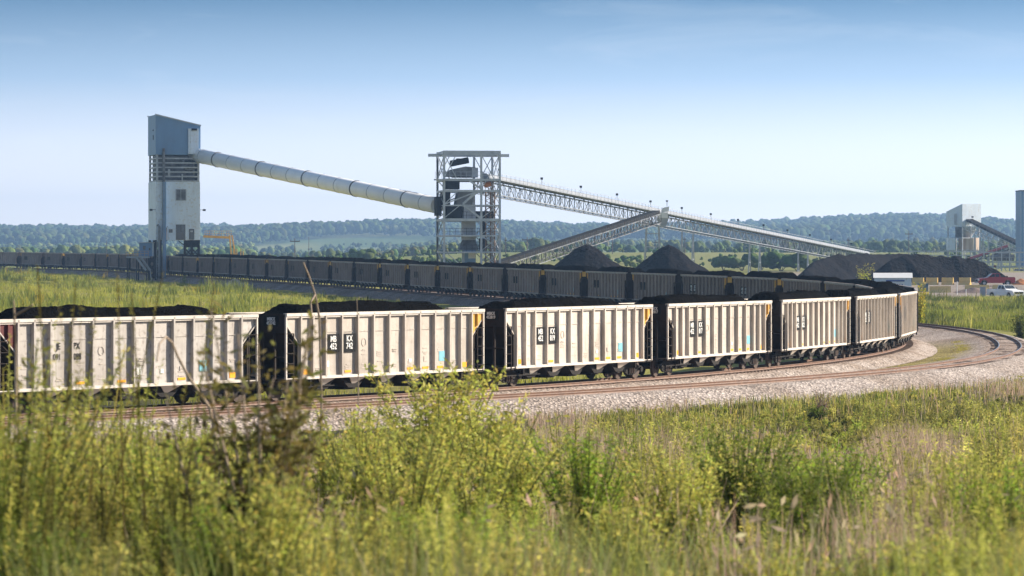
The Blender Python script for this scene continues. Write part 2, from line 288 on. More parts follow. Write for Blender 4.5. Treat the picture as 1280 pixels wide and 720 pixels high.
# ------------------------------------------------------------ rails and sleepers
def make_track(T, label, step_t, nmax, close):
    root = tag(empty('railway_track', (float(T[0,0]), float(T[0,1]), 0)), label, 'railway track')
    ox, oy = float(T[0,0]), float(T[0,1])
    for sgn in (-1, 1):
        prof = [(-.07,-.155),(.07,-.155),(.02,-.12),(.02,-.045),(.038,-.03),(.038,0),(-.038,0),(-.038,-.03),(-.02,-.045),(-.02,-.12)]
        V = []
        for a, b in prof:
            px, py = side(T, sgn*.755+a); V.append(np.stack([px-ox, py-oy, T[:, 3]+b], -1))
        V = np.stack(V, 1); n = len(prof); I = np.arange(V.shape[0]*n).reshape(-1, n)
        J = np.roll(I, -1, 1); Q = np.stack([I[:-1], J[:-1], J[1:], I[1:]], -1)
        me = np_mesh('rail', V.reshape(-1, 3), Q.reshape(-1, 4), None, 'rail'); me.materials.append(M['railtop'])
        mi = np.zeros(Q.shape[:2], np.int32); mi[:, 5] = 1; me.polygons.foreach_set('material_index', mi.ravel()); put('rail', me, root)
    d = np.concatenate([[0], np.cumsum(np.hypot(*np.diff(T[:, :2], axis=0).T))]); s = np.arange(.3, d[-1], .55)
    P = np.stack([np.interp(s, d, T[:, j]) for j in range(4)], -1)
    vis = np.abs(P[:, 0]/P[:, 1]) < .165; ds = np.hypot(P[:, 0], P[:, 1]); order = [i for i in np.argsort(ds) if vis[i]][:nmax]; pick = set(int(i) for i in order)
    tm = MB().box(-.115,.115,-1.3,1.3,-.3,-.142).mesh('sleeper', 'tie'); rest = MB()
    for i, p in enumerate(P):
        if i in pick:
            o = put('sleeper', tm, root, (p[0]-ox, p[1]-oy, p[3]+.002*(i % 3)), p[2]+.01*math.sin(i*2.3))
        else:
            c, q = math.cos(p[2]), math.sin(p[2]); f = lambda a, b, z: (p[0]-ox+a*c-b*q, p[1]-oy+a*q+b*c, p[3]+z)
            rest.add([f(-.115,-1.3,-.3),f(.115,-1.3,-.3),f(.115,1.3,-.3),f(-.115,1.3,-.3),f(-.115,-1.3,-.128),f(.115,-1.3,-.128),f(.115,1.3,-.128),f(-.115,1.3,-.128)], [(4,5,6,7),(0,1,5,4),(1,2,6,5),(2,3,7,6),(3,0,4,7)])
    o = rest.build('sleeper', 'tie', root); tag(o, kind='stuff')
    return root
make_track(TA, 'track of rusty rails carrying the long loaded hopper train', .55, 100, False)
make_track(TB, 'empty track of two brown rails curving outside the train', .55, 100, False)
# ------------------------------------------------------------ hopper cars
LH = 7.25; YS = 1.60; ZT = 3.70; ZB = .95
bays = [1.0,.85,.87]+[1.14]*8+[.87,.85,1.0]; sc_ = 2*LH/sum(bays); PX = [-LH]
for b_ in bays: PX.append(PX[-1]+b_*sc_)
def side_wall(seed):
    """-y side of the car: dented sheet between rolled posts"""
    r = np.random.default_rng(seed); m = MB()
    for k in range(14):
        x0, x1 = PX[k], PX[k+1]; nx_, nz_ = 8, 12; amp = r.uniform(-.022,.008); tl = r.uniform(-.5,.5); cz = r.uniform(.3,.8); a2 = r.uniform(-.007,.007); ph = r.uniform(0,6)
        for i in range(nx_+1):
            for j in range(nz_+1):
                u = i/nx_; w = j/nz_; x = x0+(x1-x0)*u; z = ZB+.05+(ZT-ZB-.1)*w
                if k == 0: zc = ZT-.40-(u)*.95; z = zc+(ZT-.05-zc)*w
                if k == 13: zc = ZT-.40-(1-u)*.95; z = zc+(ZT-.05-zc)*w
                bul = amp*math.sin(PI*u)*(math.exp(-((w-cz-tl*(u-.5))/.28)**2))+a2*math.sin(PI*u)*math.sin(7*w+ph)
                m.v.append((x, -YS+.10-bul, z))
        b = len(m.v)-(nx_+1)*(nz_+1)
        for i in range(nx_):
            for j in range(nz_): q = b+i*(nz_+1)+j; m.f.append((q, q+nz_+1, q+nz_+2, q+1)); m.mi.append(0)
    for k in range(1, 14):                       # posts
        x = PX[k]; d = .20 if 1 < k < 13 else .18
        m.prism([(x-.06,-YS+.11),(x-.045,-YS-.07),(x+.045,-YS-.07),(x+.06,-YS+.11)], ZB+.02, ZT-.04, 'z')
    m.bar((PX[0]+.03,-YS+.06,ZT-.42), (PX[1],-YS+.06,ZT-1.36), .05); m.bar((PX[14]-.03,-YS+.06,ZT-.42), (PX[13],-YS+.06,ZT-1.36), .05)
    z = ZT-.85                                   # lap weld between the upper and lower sheet
    for k in range(1, 13): m.box(PX[k]+.07, PX[k+1]-.07, -YS+.075, -YS+.105, z, z+.02)
    return m
def text_mesh(s, size, cond=.72, mname='white', bold=.012):
    cu = bpy.data.curves.new('t', 'FONT'); cu.body = s; cu.size = size; cu.align_x = 'CENTER'; cu.align_y = 'CENTER'; cu.offset = bold*size*2; cu.extrude = .003; cu.space_line = .86; cu.resolution_u = 3
    o = bpy.data.objects.new('t', cu); COL.objects.link(o); dg = bpy.context.evaluated_depsgraph_get(); me = bpy.data.meshes.new_from_object(o.evaluated_get(dg)); bpy.data.objects.remove(o)
    me.transform(Matrix.Diagonal((cond, 1, 1, 1))); me.transform(Matrix.Rotation(PI/2, 4, 'X')); me.materials.clear(); me.materials.append(M[mname]); return me
def patch(m, k, u, z, w, h, y=-YS+.079):         # rectangle mark in bay k (u = 0..1 across)
    x = PX[k]+(PX[k+1]-PX[k])*u; m.box(x-w/2, x+w/2, y, y+.03, z, z+h); return m
def make_side(far, kind, num, seed, name='side_wall'):
    w = side_wall(seed).build(name, 'carfar' if far else ('carje' if kind == 'JE' else 'car'))
    w.data.polygons.foreach_set('use_smooth', np.array([i < 14*96 for i in range(len(w.data.polygons))]))
    b = .045
    if kind == 'MB':
        for k, s in ((3, 'MB\n'+num[:3]), (4, 'KX\n'+num[3:])):
            cx = (PX[k]+PX[k+1])/2+.02; p = MB().box(-.40,.40,-YS+.02,-YS+.05,ZB+1.03,ZB+1.82).build('number_plate', 'black', w, (cx,0,0))
            put('lettering', text_mesh(s, .37, .84, 'white', .007), p, (0,-YS+.015,ZB+1.44))
    else:
        for s, x, z in (('JE', PX[3]+.52, ZB+1.64), ('PX', PX[4]+.36, ZB+1.64), ('091', PX[3]+.44, ZB+1.22), ('088', PX[4]+.40, ZB+1.22)):
            put('lettering', text_mesh(s, .36, .80, 'black', .002), w, (x,-YS+.076,z))
    for k in ((1, 4, 8, 9, 10, 12) if kind == 'MB' else (4, 6, 9, 12)):
        big = k in (1, 12); patch(MB(), k, .5, ZB+.14, .34 if big else .44, .22 if big else .10).build('reflective_strip', 'orange', w)
    patch(MB(), 10 if kind != 'MB' else 10, .6, ZB+.46, .42, .44).build('blue_panel', 'cyan', w)
    patch(MB(), 8, .5, ZB+.45, .18, .16).build('data_label', 'white', w)
    if kind == 'MB': patch(MB(), 3, .25, ZB+.42, .16, .26).build('data_label', 'white', w)
    else: patch(MB(), 7+0, .35, ZB+.42, .28, .28).build('data_label', 'white', w)
    m = MB(); r = random.Random(seed)                  # faint small stencils
    for k in range(1, 13):
        for q in range(r.choice((0,2,3,4))):
            z = ZB+.30+q*.085; patch(m, k, .5, z+r.choice((0,.5)), r.uniform(.2,.42), .03)
    patch(m, 9, .5, ZB+.50, .2, .2)
    x = (PX[5]+PX[6])/2                                # faint round emblem
    for q in range(20):
        a0 = 2*PI*q/20; a1 = 2*PI*(q+1)/20; f = lambda a, rr: (x+.9*rr*math.cos(a), ZB+1.42+rr*math.sin(a))
        m.prism([f(a0,.166), f(a1,.166), f(a1,.175), f(a0,.175)], -YS+.08, -YS+.10)
    m.box(x-.10, x+.10, -YS+.08, -YS+.10, ZB+1.10, ZB+1.13)
    m.build('stencil_marks', 'faint', w)
    if True:
        m = MB()
        for k, u in ((13,1),):
            pass
    return w
def bogie(x):
    c = empty('bogie', (x,0,0))
    for s in (-1, 1):
        y = s*1.0; poly = [(-1.15,.42),(-1.15,.62),(-.75,.66),(-.45,.80),(.45,.80),(.75,.66),(1.15,.62),(1.15,.42),(.72,.40),(.38,.22),(-.38,.22),(-.72,.40)]
        f = MB().prism(poly, y-.06, y+.06); f.tube([(-.89,y-.12,.46),(-.89,y+.14*s+.06*s,.46)], .13, 10); f.tube([(.89,y-.12,.46),(.89,y+.2*s,.46)], .13, 10)
        fr = f.build('side_frame', 'under', c)
        sp = MB()
        for q in (-.22, 0, .22): sp.tube([(q,y+s*.09,.28),(q,y+s*.09,.56)], .07, 6)
        sp.build('spring', 'wheel', fr)
    MB().box(-.15,.15,-1.05,1.05,.50,.72).box(-.2,.2,-.3,.3,.70,.95).build('bolster', 'under', c)
    for q in (-.89, .89):
        w = MB().tube([(q,-1.0,.46),(q,1.0,.46)], .085, 8)
        for s in (-1, 1): w.tube([(q,s*.69,.457),(q,s*.71,.457),(q,s*.71,.457),(q,s*.73,.457),(q,s*.82,.457)], [.48,.485,.47,.457,.45], 20)
        w.build('wheelset', 'wheel', c)
    return c
def ladder(x0, x1, n=5):
    m = MB(); m.box(x0-.02, x0+.02, -YS-.03, -YS+.01, ZB-.1, ZT-.85)
    for k in range(n): m.box(min(x0,x1), max(x0,x1), -YS-.035, -YS-.005, ZB+.2+k*.42, ZB+.23+k*.42)
    m.cur = 1; m.box(x1-.035, x1+.035, -YS-.03, -YS+.05, ZB-.05, ZT-.14); return m
CARSEED = [0]
def make_hopper(kind='MB', num='452742', far=False, rotary='yellow', seed=1):
    root = empty('hopper_car'); body = 'carfar' if far else 'car'; trim = 'chordfar' if far else 'chord'
    for s in (-1, 1):
        w = make_side(far, kind, num, seed+(s > 0)); w.parent = root
        if s > 0: w.rotation_euler = (0,0,PI)
    for s in (-1, 1):
        y0, y1 = (-YS-.07, -YS+.12); t = MB().box(-LH,LH,y0,y1,ZT-.13,ZT); t.box(-LH,LH,-YS-.02,-YS+.02,ZT-.20,ZT-.13)
        o = t.build('top_rail', trim, root); o.rotation_euler = (0,0,PI if s > 0 else 0)
        t = MB().box(-LH+.9,LH-.9,-YS-.06,-YS+.14,ZB-.06,ZB+.06); t.box(-LH,-LH+.9,-YS-.0,-YS+.05,ZB-.03,ZB+.01); t.box(LH-.9,LH,-YS-.0,-YS+.05,ZB-.03,ZB+.01)
        o = t.build('side_sill', trim, root); o.rotation_euler = (0,0,PI if s > 0 else 0)
    for e in (-1, 1):
        rot = e > 0 and rotary
        m = MB(); m.prism([(e*LH-e*.03,ZT-.85),(e*LH,ZT-.85),(e*LH,ZT-.02),(e*LH-e*.03,ZT-.02)], -YS+.02, YS-.02)
        m.prism([(e*(LH-.02),ZT-.80),(e*(LH-.10),ZT-.82),(e*(LH-2.6),ZB+.05),(e*(LH-2.5),ZB)], -YS+.12, YS-.12)
        for y in (-1.0, -.35, .35, 1.0): m.box(e*LH-.05, e*LH+.05, y-.05, y+.05, ZB-.1, ZT-.8)
        m.box(min(e*LH,e*(LH-1.4)), max(e*LH,e*(LH-1.4)), -YS+.02, YS-.02, ZB-.12, ZB-.02)
        m.bar((e*LH,-1.5,ZB+.9), (e*LH,1.5,ZB+.9), .06)
        o = m.build('end_wall', 'rustdark', root)
        hd = MB().box(min(e*(LH+.01),e*(LH+.03)), max(e*(LH+.01),e*(LH+.03)), -YS+.06, YS-.06, ZT-.62, ZT-.10).build('end_panel', rotary if rot else ('rustdark'), o)
        if rot:
            for s in (-1, 1):
                q = MB(); n = 13 if s < 0 else 0
                # painted corner of the side sheet at the rotary end, a skin just outside it
                if s < 0: q.prism([(PX[13]+.07,ZT-1.25),(PX[14]-.08,ZT-.46),(PX[14]-.08,ZT-.2),(PX[13]+.07,ZT-.2)], -YS+.045, -YS+.075); q.box((PX[13]+PX[14])/2-.05,(PX[13]+PX[14])/2+.03,-YS-.05,-YS+.06,ZT-.75,ZT-.2)
                else: q.prism([(PX[13]+.07,ZT-1.25),(PX[14]-.08,ZT-.46),(PX[14]-.08,ZT-.2),(PX[13]+.07,ZT-.2)], YS-.075, YS-.045); q.box((PX[13]+PX[14])/2-.05,(PX[13]+PX[14])/2+.03,YS-.06,YS+.05,ZT-.75,ZT-.2)
                tag(q.build('corner_panel', rotary, root), '%s painted corner of the side sheet' % rotary)
        else:
            p = MB().box(min(e*(LH+.03),e*(LH+.05)), max(e*(LH+.03),e*(LH+.05)), -1.25,-.45,ZT-.55,ZT-.12).build('number_plate', 'black', o)
            t = text_mesh(('MBKX\n'+num) if kind == 'MB' else 'JEPX\n091088', .2, .8, 'white', .015); t2 = put('lettering', t, p, (e*(LH+.055),-.85,ZT-.33), PI/2*e)
        MB().box(*(sorted((e*LH,e*(LH+.62)))), -.12,.12,.72,.95).box(*(sorted((e*(LH+.55),e*(LH+.86)))), -.17,.17,.66,1.0).build('coupler', 'wheel', root)
    for e in (-1, 1):
        for s in (-1, 1):
            m = ladder(e*(LH-.52), e*(LH-.03)); o = m.build('ladder', ['rustdark', 'rustdark' if far else 'chord'], root)
            if s > 0: o.location = (0,0,0); o.scale = (1,-1,1)
    for k in range(5):
        x = -4.35+k*2.175*1.0; h = MB(); h.prism([(x-.98,ZB-.02),(x+.98,ZB-.02),(x+.34,.42),(x-.34,.42)], -1.30, 1.30); h.box(x-.42,x+.42,-1.1,1.1,.33,.42)
        o = h.build('hopper_bay', 'under', root)
        for s in (-1, 1):
            y = s*(YS-.02); MB().add([(x-.6,y,ZB-.06),(x+.6,y,ZB-.06),(x,y-s*.34,ZB-.42),(x-.6,y-s*.03,ZB-.06),(x+.6,y-s*.03,ZB-.06),(x,y-s*.37,ZB-.42)], [(0,1,2),(5,4,3),(0,3,4,1),(1,4,5,2),(2,5,3,0)]).build('gusset_plate', trim, o)
    MB().box(-LH,LH,-.25,.25,.70,.95).build('centre_sill', 'under', root)
    m = MB()                                              # brake pipe and cylinders at one end
    m.tube([(5.4,-1.0,1.25),(6.3,-1.0,1.25)], .16, 8); m.tube([(-6.9,-1.35,.55),(-3.6,-1.35,.55)], .03, 5); m.box(5.5,5.58,-YS,-YS+.1,ZB-.35,ZB); m.box(-5.58,-5.5,-YS,-YS+.1,ZB-.35,ZB)
    m.build('brake_gear', 'under', root)
    for x in (-6.05, 6.05): b = bogie(x); b.parent = root
    return root
def heap_mesh(seed):
    r = np.random.default_rng(seed); nx_, ny_ = 110, 22; xs = np.linspace(-LH+.06, LH-.06, nx_); ys = np.linspace(-YS+.14, YS-.14, ny_); X, Y = np.meshgrid(xs, ys)
    a, b = r.uniform(.5, 1.1), r.uniform(.5, 1.3); pk = r.uniform(.30,.42)
    ex = np.minimum((X+LH-.35-a*.6)/1.5, (LH-.45-b*.6-X)/1.6); ey = (YS-.14-np.abs(Y))/.85
    e = np.clip(np.minimum(ex, ey), 0, 1); e = e*(1.15-.15*e); Z = ZT-.50+e*(pk+.56)+(fbm(X*1.1+seed*9, Y*1.1, seed)-.5)*.22*e+(fbm(X*5+seed*9, Y*5, seed)-.5)*.12+.05*np.sin(X*.7+seed)*e
    I = np.arange(nx_*ny_).reshape(ny_, nx_); Q = np.stack([I[:-1,:-1], I[:-1,1:], I[1:,1:], I[1:,:-1]], -1).reshape(-1, 4)
    return np_mesh('coal_heap', np.stack([X,Y,Z], -1).reshape(-1, 3), Q, None, 'coal')
HM = [heap_mesh(s) for s in range(6)]
ORD = ['first','second','third','fourth','fifth','sixth','seventh','eighth','ninth','tenth','eleventh','twelfth','thirteenth','fourteenth','fifteenth','sixteenth','seventeenth','eighteenth','nineteenth','twentieth','twenty-first','twenty-second','twenty-third','twenty-fourth','twenty-fifth']
def place(o, i, dz=0, flip=False):
    a = CP[i]; b = CP[i+1] if i+1 < len(CP) else post[0]
    x, y, z = (a[0]+b[0])/2, (a[1]+b[1])/2, (a[3]+b[3])/2
    # chord midpoint, pushed back onto the curve through the bogie centres
    th = math.atan2(b[1]-a[1], b[0]-a[0]); L = math.hypot(b[1]-a[1], b[0]-a[0]); sl = math.atan2(b[3]-a[3], L)
    mid = cr(AL, [i+NPRE+.5])[0]; q = cr(AL, [i+NPRE+.13])[0]; ox = .55*((mid[0]-x)); oy = .55*((mid[1]-y))
    o.location = (x+ox, y+oy, z+dz); o.rotation_euler = (0, (sl if flip else -sl), th+(PI if flip else 0))
NEARS = {0:('JE','091088','red',True,'pale beige hopper car lettered JEPX 091088, leftmost of the near sunlit row'),
 1:('MB','452742','yellow',False,'pale beige hopper car with the number 452 742 on black plates'),
 2:('MB','452819','yellow',False,'pale beige hopper car with the number 452 819 on black plates'),
 3:('MB','452817','yellow',False,'pale beige hopper car with the number 452 817 on black plates'),
 4:('MB','452822','yellow',False,'sunlit hopper car next right of the one numbered 452 817'),
 5:('MB','452835','yellow',False,'sunlit hopper car second right of the one numbered 452 817'),
 6:('MB','452806','yellow',True,'hopper car seen almost end on at the right tip of the bend')}
FLIPR = {11,12,15,16,18,19,20,21,23,26,30,34,37,40}
protoF = None; heapgrp = 'coal heaps in the hopper cars'
for i in range(43):
    if i in NEARS:
        k, num, rot, flip, lab = NEARS[i]; o = make_hopper(k, num, False, rot, 10+i*3)
        heap_lab = 'black coal heap filling the hopper car '+('lettered JEPX 091088' if i == 0 else ('numbered %s %s' % (num[:3], num[3:]) if i < 4 else ['next right of the one numbered 452 817','second right of the one numbered 452 817','at the right tip of the bend'][i-4]))
        if i < 7: grp = 'near sunlit hopper cars'
    else:
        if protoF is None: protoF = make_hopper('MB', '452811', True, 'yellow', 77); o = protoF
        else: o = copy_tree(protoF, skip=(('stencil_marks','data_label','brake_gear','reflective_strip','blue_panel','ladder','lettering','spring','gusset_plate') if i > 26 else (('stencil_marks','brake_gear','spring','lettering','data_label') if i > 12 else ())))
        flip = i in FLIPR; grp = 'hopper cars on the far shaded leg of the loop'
        if i < 10: lab = ['coal car hidden behind the bend, just past its right tip','coal car hidden behind the bend, midway round it','dark hopper car low behind the near cars, ending the far row at right'][i-7]; heap_lab = ['black coal heap at the bend behind the right tip of the train','black coal heap of the middle car hidden round the bend','black coal heap at the right end of the far row, before the white shed'][i-7]
        elif i < 32:
            n = 31-i; lab = 'brown shaded hopper car, %s to the right of the white loading tower' % ORD[n]; heap_lab = 'flat topped coal heap on the %s hopper car right of the loading tower' % ORD[n]
        else:
            n = i-32; lab = 'empty brown hopper car without coal, %s left from inside the loading tower' % ORD[n]
    place(o, i, 0, flip); tag(o, lab, 'hopper car', grp)
    if i < 32:
        h = put('coal_heap', HM[i % 6]); place(h, i, -.24 if 6 < i < 11 else (-.13 if 1 < i < 7 else 0), i % 2 == 0); tag(h, heap_lab, 'coal load', heapgrp)
# ------------------------------------------------------------ loading tower (silo) over the track
def rotmb(m, rz, loc):
    c, s = math.cos(rz), math.sin(rz); m.v = [(x*c-y*s+loc[0], x*s+y*c+loc[1], z+loc[2]) for x, y, z in m.v]; return m
T0 = cr(AL, [32.28+NPRE])[0]; yaw = T0[2]-PI/2
BT = 2.1
tw = tag(empty('loading_tower', (T0[0]+.3, T0[1], BT), yaw), 'tall pale blue loading tower standing over the far train at left', 'loading tower')
W = 4.15; D = 4.4; k0 = BT                     # local z = world z - BT ; local -y faces the camera
def zz(y): return CH+(320-y)/F*617-BT
m = MB(); m.prism([(-W-.15,zz(193)),(W+.15,zz(193)),(W+.15,zz(156.5)),(-W-.15,zz(143))], -D-.1, D+.1)
for k in range(26): x = -W+k*2*W/25; m.box(x-.03, x+.03, -D-.13, -D-.09, zz(192.5), zz(157)-.0+ (W-x)/(2*W)*1.9)
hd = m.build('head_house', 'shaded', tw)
m = MB(); m.bar((-W-.25,-D-.2,zz(143)+.06), (W+.25,-D-.2,zz(156.5)+.06), .22); m.bar((-W-.25,D+.2,zz(143)+.06), (W+.25,D+.2,zz(156.5)+.06), .22); m.build('roof_trim', 'galv', tw)
MB().box(1.9,3.9,-D-.55,-D-.12,zz(192),zz(160)).box(2.35,2.5,-D-.62,-D-.5,zz(192),zz(163)).build('duct_panel', 'cladw', tw)
MB().box(2.5,3.5,-D-1.0,-D-.5,zz(162.5),zz(160)).build('vent_hood', 'dsteel', tw)
m = MB(); m.box(-W-.2,-W-.12,-2.2,-1.4,zz(163),zz(161)); m.box(-W-.2,-W-.12,-2.2,-1.6,zz(174),zz(168)); m.build('louvre', 'dsteel', tw)
# open steel storey
m = MB()
for x in (-W+.2, W-.2):
    for y in (-D+.2, 0, D-.2): m.box(x-.18,x+.18,y-.18,y+.18,zz(227),zz(193))
for q in range(7):
    z = zz(226)+q*.86
    for y in (-D+.1, D-.1): m.box(-W+.1,W-.1,y-.1,y+.1,z-.13,z+.13)
    for x in (-W+.1, W-.1): m.box(x-.1,x+.1,-D+.1,D-.1,z-.13,z+.13)
m.box(.7,.95,-D-.05,-D+.2,zz(227),zz(217)); m.box(-1.9,-1.5,-D-.1,-D+.2,zz(220),zz(211))
m.build('steel_storey', 'galv', tw)
m = MB(); m.box(-W+.6,W-.5,-D+1.4,D-1.2,zz(226.5),zz(194)); m.box(.9,W-.3,-D+.5,-D+1.5,zz(204),zz(199)); m.box(1.4,W-.3,-D+.4,-D+1.4,zz(212),zz(209)); m.box(.6,W-.3,-D+.4,-D+1.3,zz(224),zz(218.5)); m.box(W-1.2,W-.3,-D+.3,-D+1,zz(226),zz(195)); m.box(-2.2,-1.6,-D+.3,-D+1,zz(200),zz(196))
m.build('machinery', 'soot', tw)
m = MB().box(1.3,W-.4,-D+.12,-D+.3,zz(203.5),zz(200)); m.box(1.8,W-.4,-D+.12,-D+.3,zz(210.5),zz(208)); m.box(1.0,W-.4,-D+.12,-D+.3,zz(223),zz(219.5)); m.box(W-.9,W-.45,-D+.1,-D+.3,zz(226),zz(195)); m.build('chute_opening', 'dsteel', tw)
# lower bin
b = MB().box(-W-.1,W+.1,-D,D,zz(300),zz(227))
for k in range(15): x = -W+k*2*W/14; b.box(x-.025, x+.025, -D-.03, -D+.01, zz(299.8), zz(227.3))
b.box(-W-.13,W+.13,-D-.04,D+.03,zz(263.4),zz(262.8))
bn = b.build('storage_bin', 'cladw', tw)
w1 = MB().box(-.35,1.45,-D-.06,-D-.03,zz(250),zz(236.5)).build('window', 'soot', tw)
f = MB(); f.box(-.47,-.35,-D-.1,-D-.02,zz(250.6),zz(236)); f.box(1.45,1.57,-D-.1,-D-.02,zz(250.6),zz(236)); f.box(-.35,1.45,-D-.1,-D-.02,zz(236.6),zz(236)); f.box(-.35,1.45,-D-.1,-D-.02,zz(250.6),zz(250)); f.box(.5,.58,-D-.09,-D-.02,zz(250),zz(236.6)); f.build('window_frame', 'galv', w1)
d1 = MB().box(-.4,1.4,-D-.06,-D-.03,zz(300),zz(280.5)).build('loading_door', 'glass', tw)
MB().box(-.2,.5,-D-.10,-D-.062,zz(290),zz(281.5)).box(.62,1.25,-D-.10,-D-.062,zz(290),zz(281.5)).build('door_panel', 'soot', d1)
MB().box(2.1,3.1,-D-.08,-D-.03,zz(299.5),zz(286)).build('door', 'glass', tw)
MB().box(2.35,2.85,-D-.1,-D-.082,zz(290),zz(288)).build('door_sign', 'galv', tw)
w2 = MB().box(-1.75,-1.05,-D-.08,-D-.03,zz(290.6),zz(286.3)).build('window', 'glass', tw)
# legs and bracing
for x, w_ in ((-W+.5,.9),(W-.75,1.35)):
    for y in (-D+.6, D-.6):
        m = MB()
        for ax in (-w_/2, w_/2):
            for ay in (-.45, .45): m.box(x+ax-.13, x+ax+.13, y+ay-.13, y+ay+.13, -.9, zz(300))
        for q in range(5):
            z0 = -.5+q*1.5
            for ay in (-.45,.45): m.bar((x-w_/2,y+ay,z0),(x+w_/2,y+ay,z0+1.5),.12); m.bar((x+w_/2,y+ay,z0),(x-w_/2,y+ay,z0+1.5),.12)
        if x > 0: m.box(x-w_/2, x+w_/2, y-.2, y+.2, zz(309), zz(300))
        m.build('leg', 'dsteel', tw)
m = MB()
for x, s in ((-W+1.0,1),(W-1.6,-1)):
    for y in (-D+.3, D-.3): m.bar((x,y,zz(306)),(x+s*1.1,y,zz(300.3)),.16)
m.build('brace', 'dsteel', tw)
# service shaft on the left front corner
m = MB(); m.box(-W+1.15,-W+1.75,-D-.75,-D-.2,-.8,zz(227)); m.build('service_duct', 'shaded', tw)
m = MB(); m.tube([(-W+1.9,-D-.35,zz(300)),(-W+1.9,-D-.35,zz(285)),(-W+2.1,-D-.35,zz(283))], .1, 6)
m.tube([(-W+1.35,-D-.5,zz(345)),(-W+1.35,-D-.5,zz(185))], .27, 8); m.tube([(-W+.5,-D-.5,zz(345)),(-W+.5,-D-.5,zz(283)),(-W+.2,-D-.3,zz(281))], .22, 8)
m.build('pipe', 'soot', tw)
m = MB()
for q in range(46): z = zz(340)+q*.5; m.box(-W+.0,-W+.45,-D-.42,-D-.38,z,z+.04) if z < zz(300) else None
for x in (-W, -W+.45): m.box(x-.03,x+.03,-D-.43,-D-.37,-.5,zz(296))
m.build('ladder', 'galv', tw)
for x, y in ((-W-.1,-D+.2),(W+.1,-D+.4)):
    m = MB(); s = 1 if x > 0 else -1; m.bar((x,y,zz(262)),(x+s*.8,y,zz(262)),.08); m.box(min(x+s*.6,x+s*1.1),max(x+s*.6,x+s*1.1),y-.2,y+.2,zz(263.5),zz(261)); m.build('floodlight', 'dsteel', tw)
# platform, stairs and control cabin at left
pf = tag(empty('access_stairs', (T0[0]-5.9, T0[1]-1.5, BT), 0), 'grey steel platform and stairs beside the foot of the loading tower', 'stairs')
m = MB().box(-2.6,1.6,-1.6,1.6,zz(322.5),zz(320.5)); m.build('platform', 'galv', pf)
m = MB(); m.bar((.2,-1.7,zz(322)),(2.0,-1.7,zz(338)),.18,.4); m.bar((-.6,-1.7,zz(322)),(1.2,-1.7,zz(338)),.18,.4); m.bar((2.0,-1.7,zz(338)),(2.2,-1.7,-.9),.16)
m.build('stair_stringer', 'galv', pf)
m = MB()
for q in range(12): t = q/11; m.box(-.4+1.8*t,.3+1.8*t,-1.9,-1.3,zz(322+16*t)-.03,zz(322+16*t)+.03)
m.build('stair_treads', 'soot', pf)
for x in (-2.4, -.6, 1.3):
    for y in (-1.4, 1.4): MB().box(x-.09,x+.09,y-.09,y+.09,-.9,zz(322.5)).build('post', 'dsteel', pf)
m = MB()
for q in range(7): x = -2.6+q*.7; m.box(x-.03,x+.03,-1.6,-1.54,zz(320.5),zz(313.5))
for z in (313.8, 317): m.box(-2.6,1.6,-1.6,-1.54,zz(z)-.03,zz(z)+.03)
m.build('handrail', 'gyellow', pf)
cb = tag(empty('control_cabin', (T0[0]-5.15, T0[1]+.2, BT+zz(320.4)), 0), 'small pale cabin with a dark window on the platform left of the loading tower', 'cabin')
h = zz(303.5)-zz(320.4); MB().box(-1.1,1.4,-1.3,1.3,.02,h).build('wall', 'shaded', cb); MB().box(-1.25,1.55,-1.45,1.45,h,h+.12).build('roof', 'galv', cb)
w3 = MB().box(-.35,.1,-1.35,-1.302,h*.5,h*.78).build('window', 'glass', cb); MB().box(.75,1.05,-1.35,-1.302,h*.45,h*.62).build('window', 'glass', cb)
# yellow gantry right of the tower
gt = tag(empty('yellow_gantry', at(288,345,640)), 'yellow steel gantry with handrail beside the loading tower', 'gantry')
P0 = Vector(gt.location); P = lambda x, y, d=640: Vector(at(x, y, d))-P0
m = MB(); m.bar(P(254,295.5), P(287,297), .25, .45); m.build('beam', 'gyellow', gt)
for a, b, d in ((287,291,640),(290,298,640),(287,291,643),(290,298,643)): MB().bar(P(a,294,d), P(b,344,d), .26).build('leg', 'gyellow', gt)
m = MB()
for q in range(12): x = 256+q*3; m.bar(P(x,296), P(x,288.5), .05)
m.bar(P(256,288.6), P(290,288.6), .06); m.bar(P(256,292), P(290,292), .05); m.bar(P(288,318),P(297,318),.08)
for x in (292,296,301,304): m.bar(P(x,326),P(x,311 if x < 303 else 314),.14)
m.build('handrail', 'gyellow', gt)
# rock heap beside the far track
def rock_heap(name, cx, cy, rx, ry, h, m_, seed, label, cat, n=46, rough=.16, power=1.0, group=None, flat=0, sm=True):
    a = np.linspace(-1.05, 1.05, n); X, Y = np.meshgrid(a, a); r = np.hypot(X, Y)
    e = np.clip(1-r, -.05, 1); e = np.where(e > 1-flat, 1-flat, e)/(1-flat) if flat else e
    nz = (fbm(X*4+seed, Y*4, seed, 5)-.5)
    Z = h*(e**power)+nz*h*rough*np.clip(e*6, 0, 1)
    WX = X*rx*(1+.12*(fbm(X*2, Y*2, seed+3)-.5)); WY = Y*ry
    Zw = np.maximum(Z, -.3)+gz(cx, cy); I = np.arange(n*n).reshape(n, n); Q = np.stack([I[:-1,:-1], I[:-1,1:], I[1:,1:], I[1:,:-1]], -1).reshape(-1, 4)
    me = np_mesh(name, np.stack([WX, WY, Zw-gz(cx, cy)], -1).reshape(-1, 3), Q, None, m_); me.polygons.foreach_set('use_smooth', np.full(len(Q), sm))
    return tag(put(name, me, None, (cx, cy, gz(cx, cy))), label, cat, group)
